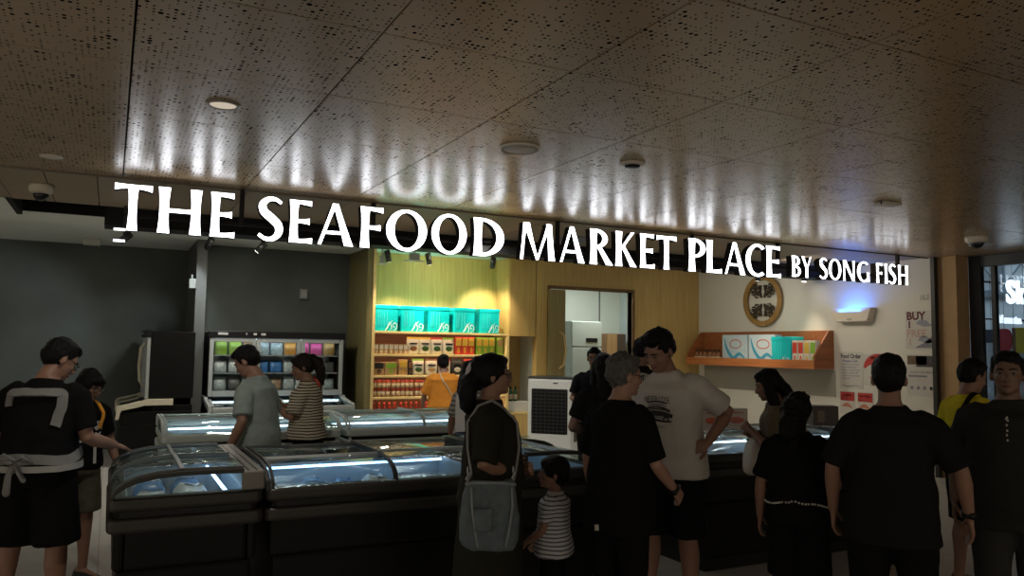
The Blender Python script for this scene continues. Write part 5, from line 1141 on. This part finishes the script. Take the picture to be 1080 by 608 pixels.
# UV insect trap lamp
ut = thing('wall_lamp', 'cream wedge shaped insect trap lamp throwing blue light up the white wall', 'lamp', (XW-.001, 8.05, 2.10))
q = MB(); o_ = .46; q.strip([(-.001, 0), (-.10, 0), (-.13, .20)], [(-.001, .012), (-.092, .012), (-.118, .20)], -.33, .33, 1)
q = MB()
A = [(-.36, .20), (-.30, .02), (-.26, 0), (.26, 0), (.30, .02), (.36, .20)]
q.prism([(a, b_) for a, b_ in A], -.14, -.125, 0); q.prism([(-.36, .20), (-.30, .02), (-.26, 0), (-.26, .02), (-.34, .20)], -.125, 0, 0); q.prism([(.36, .20), (.30, .02), (.26, 0), (.26, .02), (.34, .20)], -.125, 0, 0); q.box((-.125, -.27, 0), (0, .27, .012))
q.build('housing', pm('trap_cream', (.60, .54, .46), .5, var=.04), ut, bevel=.004)
MB().cyl((-.06, -.24, .12), (-.06, .24, .12), .013).build('blue_tube', em('uv_tube', (.06, .22, 1.0), 14), ut, True)
MB().box((-.143, -.03, .03), (-.139, .05, .04)).build('badge', BLACK_P, ut)
# posters on the wall
PAPER = pm('paper', (.52, .50, .47), .7, var=.04, vscale=3); INK = pm('ink_black', (.02, .018, .02), .6, var=0); INKM = pm('ink_maroon', (.10, .012, .02), .6, var=0); INKB = pm('ink_blue', (.06, .08, .22), .6, var=0); INKP = pm('ink_pink', (.45, .30, .27), .6, var=0); INKG = pm('ink_grey', (.20, .20, .24), .6, var=0); RED = pm('ink_red', (.42, .035, .03), .6, var=.2, vscale=12)
def poster(label, y, z, w, h, cat='poster', base=PAPER, name='poster', dx=0):
    R = thing(name, label, cat, (XW-.001-dx, y, z)); MB().box((-.004, -w, 0), (0, 0, h)).build('sheet', base, R); R['pw'] = w; return R
def ptext(R, t, cx, cz, size, m, bold=0, width=None, name='lettering'):
    vs, fs = text_mesh(t, size, 0, 'LEFT', bold, width); mb = MB(); mb.add([(-.0055, -(cx+v.x), cz+v.y) for v in vs], fs); return mb.build(name, m, R)
def pshape(R, name, A, B, m): q = MB(); q.strip([(-a, b_) for a, b_ in A], [(-a, b_) for a, b_ in B], -.0055, -.0035, 0); return q.build(name, m, R)
def pbox(R, name, x0, z0, x1, z1, m): return MB().box((-.0055, -x1, z0), (-.003, -x0, z1)).build(name, m, R)
p1 = poster('buy one free one poster with grey fish pictures above the other notice', 7.235, 1.70, .43, .53)
ptext(p1, 'BUY', .02, .455, .15, INKM, .006); ptext(p1, '1', .03, .335, .13, INKM, .006); ptext(p1, 'FREE', .02, .215, .14, INKP, .004); ptext(p1, '1', .04, .095, .13, INKP, .004)
pshape(p1, 'grey_swoosh', [(.15, .03), (.30, .10), (.43, .21)], [(.15, .02), (.30, .02), (.43, .02)], INKG)
for k, (fx, fz) in enumerate(((.29, .345), (.31, .12))):
    A, B = g_path([(fx-.12, fz), (fx-.07, fz+.02), (fx, fz+.01), (fx+.06, fz-.01), (fx+.085, fz-.012), (fx+.11, fz-.01)], [.01, .07, .09, .05, .02, .06]); pshape(p1, 'fish_picture', A, B, pm('fish_grey', (.26, .27, .32), .6, var=.3, vscale=30))
p2 = poster('white promotional notice with dark food photo at its top edge', 7.225, 1.06, .44, .57)
pbox(p2, 'photo', .01, .43, .30, .55, pm('photo_brown', (.13, .08, .05), .5, var=.7, vscale=18)); pbox(p2, 'photo', .14, .40, .43, .55, pm('photo_dark', (.05, .045, .05), .5, var=.7, vscale=24))
ptext(p2, 'SCAN FOR MENU', .05, .325, .045, INKG, .001); pbox(p2, 'text_bar', .02, .26, .30, .285, INKG); ptext(p2, 'for more', .16, .22, .035, INKP)
for k in range(4): pbox(p2, 'icon', .05+k*.095, .09, .09+k*.095, .135, INKG if k < 3 else INK)
p3 = poster('handwritten notice in a pale frame beside the wooden trough shelf', 8.36, 1.10, .42, .55)
ptext(p3, 'Food Order', .03, .485, .09, INK, .003, .36); ptext(p3, 'Please Call', .06, .415, .05, INKB, .001, .26)
for k in range(6): ptext(p3, ['fresh fish and prawns', 'cut to order daily', 'salmon, crab and squid', 'ask our counter staff', 'order one day ahead', 'thank you'][k], .05, .365-k*.042, .036, INKB, 0, [.30, .25, .31, .28, .30, .14][k])
pshape(p3, 'pen_stroke', [(.03, .05), (.15, .03), (.3, .05), (.40, .03)], [(.03, .055), (.15, .04), (.3, .056), (.40, .032)], INK)
for k, (y, z, lab) in enumerate(((8.36, .72, 'red topped price card below the handwritten notice, nearer the trough shelf'), (8.05, .72, 'red topped price card below the handwritten notice, nearer the front man'))):
    p = poster(lab, y, z, .27, .34, 'price card', name='price_card'); pbox(p, 'red_band', .01, .20, .26, .33, RED); ptext(p, 'SALMON' if k == 0 else 'PRAWN', .04, .28, .05, PAPER, .001, .17); ptext(p, 'FRESH', .04, .23, .035, PAPER, 0, .1); A, B = g_path([(.03, .11), (.12, .14), (.22, .10)], [.01, .06, .01]); pshape(p, 'picture', A, B, pm('print_salmon', (.45, .17, .10), .5, var=.4, vscale=20))
p6 = poster('round topped red promotional sign partly behind the front man', 7.93, 1.16, .5, .46, 'poster')
A, B = arcpts(.25, .26, .25, .21, 0, 180, 20), arcpts(.25, .26, .20, .06, 0, 180, 20); pshape(p6, 'red_arch', A, B, RED); ptext(p6, 'PROMO', .12, .40, .07, PAPER, .002, .26); A, B = g_path([(.1, .12), (.25, .16), (.4, .1)], [.01, .1, .01]); pshape(p6, 'picture', A, B, pm('print_salmon', (.45, .17, .10), .5))
for i, (y, z) in enumerate(((6.98, 2.42), (6.91, 2.42))):
    R = thing('wall_hook', f'small pale hook on the white wall under the sign end, {["inner", "outer"][i]} of two', 'hook', (XW, y, z), 0, 'hooks'); q = MB(); q.tube([(-.002, 0, .03), (-.03, 0, .03), (-.04, 0, -.01), (-.03, 0, -.04), (-.012, 0, -.03)], .006, 8); q.build('hook_wire', pm('hook_pale', (.7, .68, .62), .4), R, True); MB().cyl((-.004, 0, .03), (0, 0, .03), .02).build('base', pm('hook_pale', (.7, .68, .62)), R)
# picture boxes and a dark carton on the back of the freezer under the wall
def showbox(w, h, lab, x, y, mat):
    R = thing('display_box', lab, 'box', (x, y, 1.006), radians(-30)); MB().box((-w/2, 0, 0), (w/2, .07, h)).build('box_body', pm('box_cream', (.56, .50, .45), .5, var=.05), R, bevel=.004)
    q = MB(); q.ell((0, -.001, h*.45), (w*.34, .006, h*.16), 16, 8); q.build('salmon_picture', mat, R, True); MB().box((-w*.3, -.002, h*.78), (w*.3, .001, h*.82)).build('print', LB['r'], R)
SAL = pm('salmon_orange', (.70, .16, .06), .5, var=.3, vscale=20); SAL2 = pm('salmon_pink', (.60, .20, .16), .5, var=.3, vscale=20)
bx0 = onZ(752, 457, .986); bx1 = onZ(777, 456, .986)
showbox(.18, .17, 'white box with orange salmon picture on the freezer behind the tall man', bx0.x, bx0.y, SAL); showbox(.18, .17, 'white box with pink salmon picture on the freezer near the shopping bag', bx1.x, bx1.y, SAL2)
dk = onZ(870, 452, .986); R = thing('carton', 'dark brown carton on the freezer behind the curly haired woman', 'carton', (dk.x, dk.y, 1.006), radians(-30)); MB().box((-.1, 0, 0), (.12, .16, .17)).build('box_body', pm('carton_dark', (.09, .075, .06), .6, var=.2), R, bevel=.004); MB().box((-.06, -.002, .03), (.0, .001, .13)).build('print', pm('print_tan', (.2, .17, .13), .6), R)

# ---------------------------------------------------------------- ceiling fittings
DISC = pm('fitting_white', (.62, .56, .46), .5, var=.03)
def disc(name, lab, cat, c, r, prof, mats, z=CZ):
    R = thing(name, lab, cat, (c[0], c[1], z))
    for nm, p, m in prof: MB().lathe(p, (0, 0, 0), 32).build(nm, m, R, True)
    return R
c = (2.32, 4.45); disc('ceiling_speaker', 'large round ceiling speaker disc above the middle of the sign', 'speaker', c, .13, [('rim', [(.0, -.001), (.135, -.001), (.135, -.012), (.122, -.02), (.118, -.012), (0, -.012)], DISC), ('grille', [(0, -.0125), (.117, -.0125), (.10, -.016), (0, -.018)], pm('speaker_mesh', (.55, .50, .42), .6, var=.2, vscale=200))], 0)
DL = em('downlight_dim', (1, .86, .66), .55)
disc('downlight', 'round recessed downlight above the first words of the sign', 'downlight', (.49, 4.45), .08, [('rim', [(0, -.001), (.092, -.001), (.092, -.006), (.075, -.012), (.07, -.006), (0, -.006)], pm('downlight_rim', (.25, .22, .18), .4)), ('lamp', [(0, -.007), (.069, -.007), (.05, -.012), (0, -.014)], DL)], 0)
disc('downlight', 'pale flat round downlight near the dome camera at the shop corner', 'downlight', (-.43, 6.35), .08, [('rim', [(0, -.001), (.075, -.001), (.075, -.006), (.06, -.010), (0, -.006)], DISC), ('lamp', [(0, -.007), (.058, -.007), (.04, -.012), (0, -.013)], pm('lamp_off', (.6, .55, .46), .5))], 0)
disc('smoke_detector', 'small dark rimmed ceiling detector above the word market', 'smoke detector', (3.2, 4.43), .08, [('base', [(0, -.001), (.09, -.001), (.09, -.014), (.075, -.02), (0, -.02)], DISC), ('sensor', [(0, -.0205), (.055, -.0205), (.05, -.034), (.02, -.038), (0, -.038)], BLACK_P)], 0)
R = thing('ceiling_sensor', 'flat pale box fitting on the ceiling above the word song', 'sensor', (5.96, 4.5, CZ), radians(0)); MB().box((-.11, -.06, -.025), (.11, .06, -.001)).build('housing', DISC, R, bevel=.008); MB().cyl((-.125, -.03, -.001), (-.125, -.03, -.03), .006).build('indicator', BLACK_P, R)
def dome(lab, c, z, r=.085):
    R = thing('ceiling_camera', lab, 'camera', (c[0], c[1], z)); MB().lathe([(0, -.001), (r, -.001), (r*1.05, -.02), (r*1.0, -.06), (r*.8, -.075), (0, -.075)], (0, 0, 0), 28).build('base', DISC, R, True)
    MB().lathe([(0, -.0755), (r*.68, -.0755), (r*.62, -.105), (r*.4, -.132), (0, -.142)], (0, 0, 0), 24).build('lens_dome', pm('dome_black', (.015, .015, .016), .08), R, True)
    MB().lathe([(r*.70, -.076), (r*.76, -.076), (r*.76, -.082), (r*.70, -.082)], (0, 0, 0), 28).build('ring', ALU, R, True)
dome('white dome camera on the corridor ceiling near the neighbouring shop', (8.47, 5.3), CZ, .11); dome('dome camera under the brown ceiling strip at the shop corner', (-.57, 7.57), CZ, .09)
dome('small dome camera on the pale ceiling edge beyond the dark slot', (-1.25, 9.0), CZ, .085)
# track spotlights in the shop
SPH = pm('spot_black', (.012, .012, .013), .4, var=.05); SPL = em('spot_lens', (1, .95, .85), 6)
def trackspot(lab, c, z, tgt, L=.17, r=.045, group='track spotlights', lens=SPL):
    R = thing('track_spotlight', lab, 'spotlight', (c[0], c[1], z), 0, group); MB().box((-.07, -.02, -.025), (.07, .02, -.001)).build('adaptor', SPH, R, bevel=.003)
    MB().cyl((0, 0, -.02), (0, 0, -.11), .01).build('stem', SPH, R, True); d_ = (V(tgt)-V((c[0], c[1], z-.13))).normalized(); a = V((0, 0, -.13))-d_*L*.45; b_ = V((0, 0, -.13))+d_*L*.55
    MB().cyl(a, b_, r).build('head', SPH, R, True); MB().cyl(b_+d_*.001, b_+d_*.004, r*.8).build('lens', lens, R); return V((c[0], c[1], z))+b_+d_*.03
def sp_at(u, v, z=SZ-.13): p = onZ(u, v, z); return (p.x, p.y)
heads = []
specs = [('black track spotlight hanging below the letter T', 133, 252, (-1.6, 13.4, 1.6)), ('black track spotlight below the first letter E', 221, 257, (.3, 13.5, .8)), ('black track spotlight below the letter S aimed at the dark wall', 276, 261, (-.5, 12.5, .3)),
         ('black track spotlight at the upper corner of the shelf bay', 409, 272, (4.3, 11.9, 1.2)), ('black track spotlight in front of the shelf bay below the letter O', 452, 274, (5.0, 11.9, 1.0)), ('black track spotlight before the oak cupboard below the letter D', 520, 277, (5.6, 11.9, 2.0)),
         ('lit track spotlight peeping below the letter C', 800, 290, (9.2, 9.8, 1.0)), ('lit track spotlight peeping below the letter Y', 849, 291, (9.4, 8.8, 1.0))]
for lab, u, v, t in specs:
    zz = SZ if v < 285 else CZ+.02
    p = onZ(u, v, zz-.13); p.y = min(p.y, 11.3) if u < 500 else p.y; p.x = min(p.x, 9.7)
    if zz == SZ: p.y = max(p.y, 10.4); k = p.y/onZ(u, v, zz-.13).y; p.x = onY(u, v, p.y).x
    heads.append((trackspot(lab, (p.x, p.y), (onY(u, v, p.y).z+.13) if zz != SZ else SZ, t), t))
    if zz != SZ: heads[-1][0].z = heads[-1][0].z
# white utility fixtures
for i, (u, v) in enumerate(((403, 278), (437, 275))):
    p = onY(u, v, 10.9); R = thing('hanging_lamp', f'pale hanging emergency lamp in front of the shelf bay, {["smaller", "larger"][i]} of two', 'lamp', (p.x, p.y, SZ), 0, 'emergency lamps'); k = (.05, .12)[i]; hz = p.z-SZ
    MB().box((-.012, -.012, hz), (.012, .012, -.001)).build('stem', ALU, R); MB().box((-k*.6, -.04, hz), (k*.6, .04, hz+.11)).build('housing', pm('lamp_grey', (.45, .45, .40), .5), R, bevel=.006); MB().box((-k*1.2, -.07, hz-.015), (k*1.2, .07, hz)).build('diffuser', pm('lamp_diffuser', (.66, .64, .55), .4), R, bevel=.004)
R = thing('switch_box', 'small grey switch box high on the dark alcove wall', 'switch', (2.71, YA-.001, 2.36)); MB().box((-.06, -.05, 0), (.06, 0, .16)).build('housing', pm('switch_grey', (.20, .21, .20), .5), R, bevel=.006); MB().box((-.04, -.056, .03), (.04, -.05, .13)).build('face', pm('switch_face', (.28, .29, .28), .5), R, bevel=.003)
pp = onY(207, 299, 11.95); R = thing('wall_sensor', 'small grey box on the edge of the wall nib', 'sensor', (1.06, 12.06, 2.42)); MB().box((-.09, -.06, 0), (-.001, .06, .14)).build('housing', pm('switch_grey', (.20, .21, .20), .5), R, bevel=.006); MB().cyl((-.05, 0, .14), (-.05, 0, .20), .015).build('antenna', pm('switch_grey', (.20, .21, .20)), R)
R = thing('ceiling_vent', 'pale square vent behind the letters of market', 'vent', (4.9, 8.9-.9, CZ-.001)); MB().box((-.22, -.3, -.02), (.22, .3, 0)).build('frame', pm('vent_pale', (.34, .38, .42), .5), R, bevel=.004)
q = MB()
for i in range(6): q.box((-.18, -.26+i*.09, -.026), (.18, -.22+i*.09, -.02))
q.build('louvre', pm('vent_louvre', (.26, .3, .34), .5), R)
pl = thing('wall_lamp', 'low pale box lamp high on the dark wall near the slot', 'lamp', (-.3, 12.9, SZ)); MB().box((-.11, -.06, -.09), (.11, .06, -.001)).build('housing', pm('lamp_grey', (.45, .45, .40)), pl, bevel=.006)

# ---------------------------------------------------------------- inside the neighbouring shop
ns = thing('shop_sign', 'white glowing sign letters inside the neighbouring shop glass', 'sign', (0, 6.8, 0))
NLIT = em('neighbour_letters', (.85, .94, 1), 2.2)
def ntext(t, y, z, size, m, bold, x=0, nm='letter', width=None):
    vs, fs = text_mesh(t, size, .012, 'LEFT', bold, width); mb = MB(); mb.add([(x+v.x, y-v.z, z+v.y) for v in vs], fs); return mb.build(nm, m, ns)
a = onY(1061.5, 309, 6.8); a1 = onY(1071, 309, 6.8); a2 = onY(1072.3, 309, 6.8); hz = (onY(1062, 297, 6.8).z-onY(1062, 321, 6.8).z)/.72
ntext('S', 0, a.z, hz, NLIT, .015, a.x, 'letter', a1.x-a.x); ntext('k', 0, a.z, hz, NLIT, .015, a2.x, 'letter', a1.x-a.x)
a = onY(1052, 337, 6.8); b2 = onY(1077, 337, 6.8); ntext('Vausta', 0, a.z, .17, em('neighbour_small', (.75, .85, 1), 1.6), .004, a.x, 'lettering', b2.x-a.x)
MB().box((a.x-.6, .03, a.z-.012), (12.8, .05, a.z+.012)).build('rail', FR, ns); MB().box((a.x-.6, .03, a.z+.52), (12.8, .05, a.z+.545)).build('rail', FR, ns)
for xx in (a.x-.5, 12.6): MB().box((xx, .03, a.z), (xx+.03, .05, 3.55)).build('hanger', FR, ns)
tr_ = thing('steel_truss', 'dark cross braced steel truss inside the neighbouring shop', 'truss', (12.85, 7.0, 0))
q = MB(); q.box((0, -4, 2.62), (.06, 2.4, 2.70))
tr_m = pm('truss_steel', (.10, .13, .16), .5)
q.build('chord', tr_m, tr_); MB().box((0, -4, 3.48), (.06, 2.4, 3.54)).build('chord', tr_m, tr_)
for k in range(7):
    y = 1.9-k*.62; MB().box((0, y-.035, 2.7), (.06, y+.035, 3.48)).build('post', tr_m, tr_)
    q = MB(); q.tube([(.02, y, 2.7), (.02, y-.62, 3.48)], .014, 6); q.build('brace', tr_m, tr_); q = MB(); q.tube([(.045, y, 3.48), (.045, y-.62, 2.7)], .014, 6); q.build('brace', tr_m, tr_)
def nposter(lab, u0, v0, u1, v1, m, x, cat='poster', round_=False):
    a = onX(u0, v0, x); b_ = onX(u1, v1, x); y0, y1, z0, z1 = b_.y, a.y, b_.z, a.z; R = thing('shop_poster', lab, cat, (x, (y0+y1)/2, (z0+z1)/2)); w_, h_ = (y1-y0)/2, (z1-z0)/2; q = MB()
    if round_: q.prism([(math.copysign(abs(cos(2*pi*i/24))**.6, cos(2*pi*i/24))*w_, math.copysign(abs(sin(2*pi*i/24))**.6, sin(2*pi*i/24))*h_) for i in range(24)], 0, .02, 0)
    else: q.box((0, -w_, -h_), (.02, w_, h_))
    q.build('panel', m, R)
    if z0 > 1: MB().box((.008, -.002, h_), (.012, .002, 3.55-(z0+z1)/2)).build('hanger', FR, R)
    else: MB().box((-.05, -w_*.9, -(z0+z1)/2), (.07, w_*.9, -h_)).build('base', FR, R)
    return R
nposter('large red rounded panel inside the neighbouring shop', 1051, 347, 1067, 371, pm('panel_red', (.55, .035, .05), .5, var=.1), 11.2, 'panel', True)
nposter('yellow panel inside the neighbouring shop', 1071, 346, 1090, 373, pm('panel_yellow', (.62, .55, .03), .5, var=.05), 11.2, 'panel')
nposter('dark navy panel beside the red panel in the neighbouring shop', 1039, 348, 1051, 362, pm('panel_navy', (.03, .03, .06), .5), 11.25, 'panel')
nposter('tan wooden strip between the red and yellow panels', 1067, 346, 1071, 375, pm('panel_tan', (.30, .16, .09), .5), 11.22, 'panel')
nposter('white patterned panel low in the neighbouring shop behind the walking man', 1039, 362, 1095, 440, pm('panel_pattern', (.42, .47, .52), .5, var=.7, vscale=9), 11.6, 'panel')
sc_ = thing('display_shelf', 'pale display shelf with boxes deep inside the neighbouring shop', 'shelf', (12.5, 7.0, 0))
for z in (.4, .9, 1.4): MB().box((0, -3, z-.02), (.4, 2, z)).build('shelf', pm('shelf_pale', (.5, .55, .6), .5), sc_)
MB().box((.36, -3, 0), (.4, 2, 1.8)).build('back_board', pm('shelf_pale', (.5, .55, .6)), sc_)

# ---------------------------------------------------------------- lamps of the place and added fill lights
WARM = (1, .84, .60); COOL = (.86, .95, 1.0)
for (p, t), e, colr, ang in zip(heads, (45, 40, 40, 160, 160, 120, 60, 60), (COOL, COOL, COOL, WARM, WARM, WARM, WARM, WARM), (70, 70, 70, 80, 80, 80, 70, 70)):
    light('spot_lamp', 'SPOT', p, e, colr, .04, target=t, spot_deg=ang, blend=.7)
light('bay_wash', 'AREA', (4.7, 11.0, SZ-.02), 18, (1, .93, .62), .6, target=(4.7, 12.1, 2.3))
for z in SHZ[1:]: 
    l = light('shelf_lamp', 'AREA', (4.7, YB+.02, z-.04), 2.2, (1, .70, .42), .05, target=(4.7, YB+.28, z-.4)); l.data.shape = 'RECTANGLE'; l.data.size = 2.1; l.data.size_y = .03
light('wall_fill', 'AREA', (8.0, 9.6, SZ-.03), 32, (1, .90, .72), .7, target=(9.9, 9.3, 1.7))  # added fill aimed at the white wall to brighten it, no fitting
light('wall_fill', 'AREA', (8.4, 7.9, CZ-.03), 15, (1, .88, .70), .5, target=(9.9, 7.6, 1.5))
light('downlight_and_fill', 'SPOT', (.49, 4.45, CZ-.03), 60, (1, .93, .82), .06, target=(.8, 5.6, 0), spot_deg=120, blend=.8)
for i_, (x, y, t_, e_) in enumerate(((onY(504, 250, 8.2).x, 8.2, (5.4, 9.6, .6), 150), (onY(226, 225, 8.2).x, 8.2, (1.6, 8.6, .2), 60), (onY(730, 265, 8.2).x, 8.2, (6.6, 8.4, .2), 60))):  # added downlights hidden behind letters, put in to brighten cooler and shoppers
    disc('downlight', 'added fill light in the brown ceiling strip behind the word ' + ('food', 'the', 'place')[i_], 'downlight', (x, y), .04, [('rim', [(0, -.001), (.045, -.001), (.045, -.006), (.038, -.010), (.034, -.005), (0, -.005)], SOFF), ('lamp', [(0, -.006), (.033, -.006), (.02, -.010), (0, -.011)], em('added_light_lens', (1, .94, .84), 1.2))], 0)
    light('downlight_and_fill', 'SPOT', (x, y, CZ-.03), e_, (1, .95, .86), .06, target=t_, spot_deg=100, blend=.8)
light('pantry_lamp', 'AREA', (8.2, 12.3, SZ-.05), 34, (.92, 1, .95), .6)
for x, y, e in ((-2.5, 10.0, 22), (1.5, 9.5, 40), (4.5, 9.0, 45), (7.5, 9.0, 60)): light('shop_fill', 'AREA', (x, y+1, SZ-.05), e, (1, .93, .80), .5)  # added fill light under the shop ceiling, without fittings
light('neighbour_lamp', 'AREA', (11.6, 6.5, 3.5), 90, (.80, .92, 1), 1.5)
p = onY(125.5, 254, 8.3); p2 = onY(125.5, 242, 8.3); R = thing('hanging_light_bar', 'black bracket with two short white glowing bars below the letter T', 'lamp', p)
for dz_ in (0, p2.z-p.z):
    MB().cyl((-.05, 0, dz_), (.05, 0, dz_), .012).build('tube', em('bar_tube', (.95, .97, 1), 2.5), R, True)
MB().box((.03, .012, -.02), (.055, .035, CZ-p.z)).build('bracket', SPH, R, bevel=.003)
light('uv_glow', 'AREA', (XW-.07, 8.05, 2.24), 11, (.03, .20, 1.0), .4, target=(XW-.02, 8.05, 3.0))
# ---------------------------------------------------------------- light and view
wd = bpy.data.worlds.new('world'); scene.world = wd; wd.use_nodes = True
wd.node_tree.nodes['Background'].inputs[0].default_value = (1, .88, .72, 1); wd.node_tree.nodes['Background'].inputs[1].default_value = .80
scene.view_settings.view_transform = 'Standard'; scene.view_settings.look = 'None'; scene.view_settings.gamma = 1; scene.view_settings.exposure = 0
scene.view_settings.use_curve_mapping = False
bpy.context.view_layer.update()
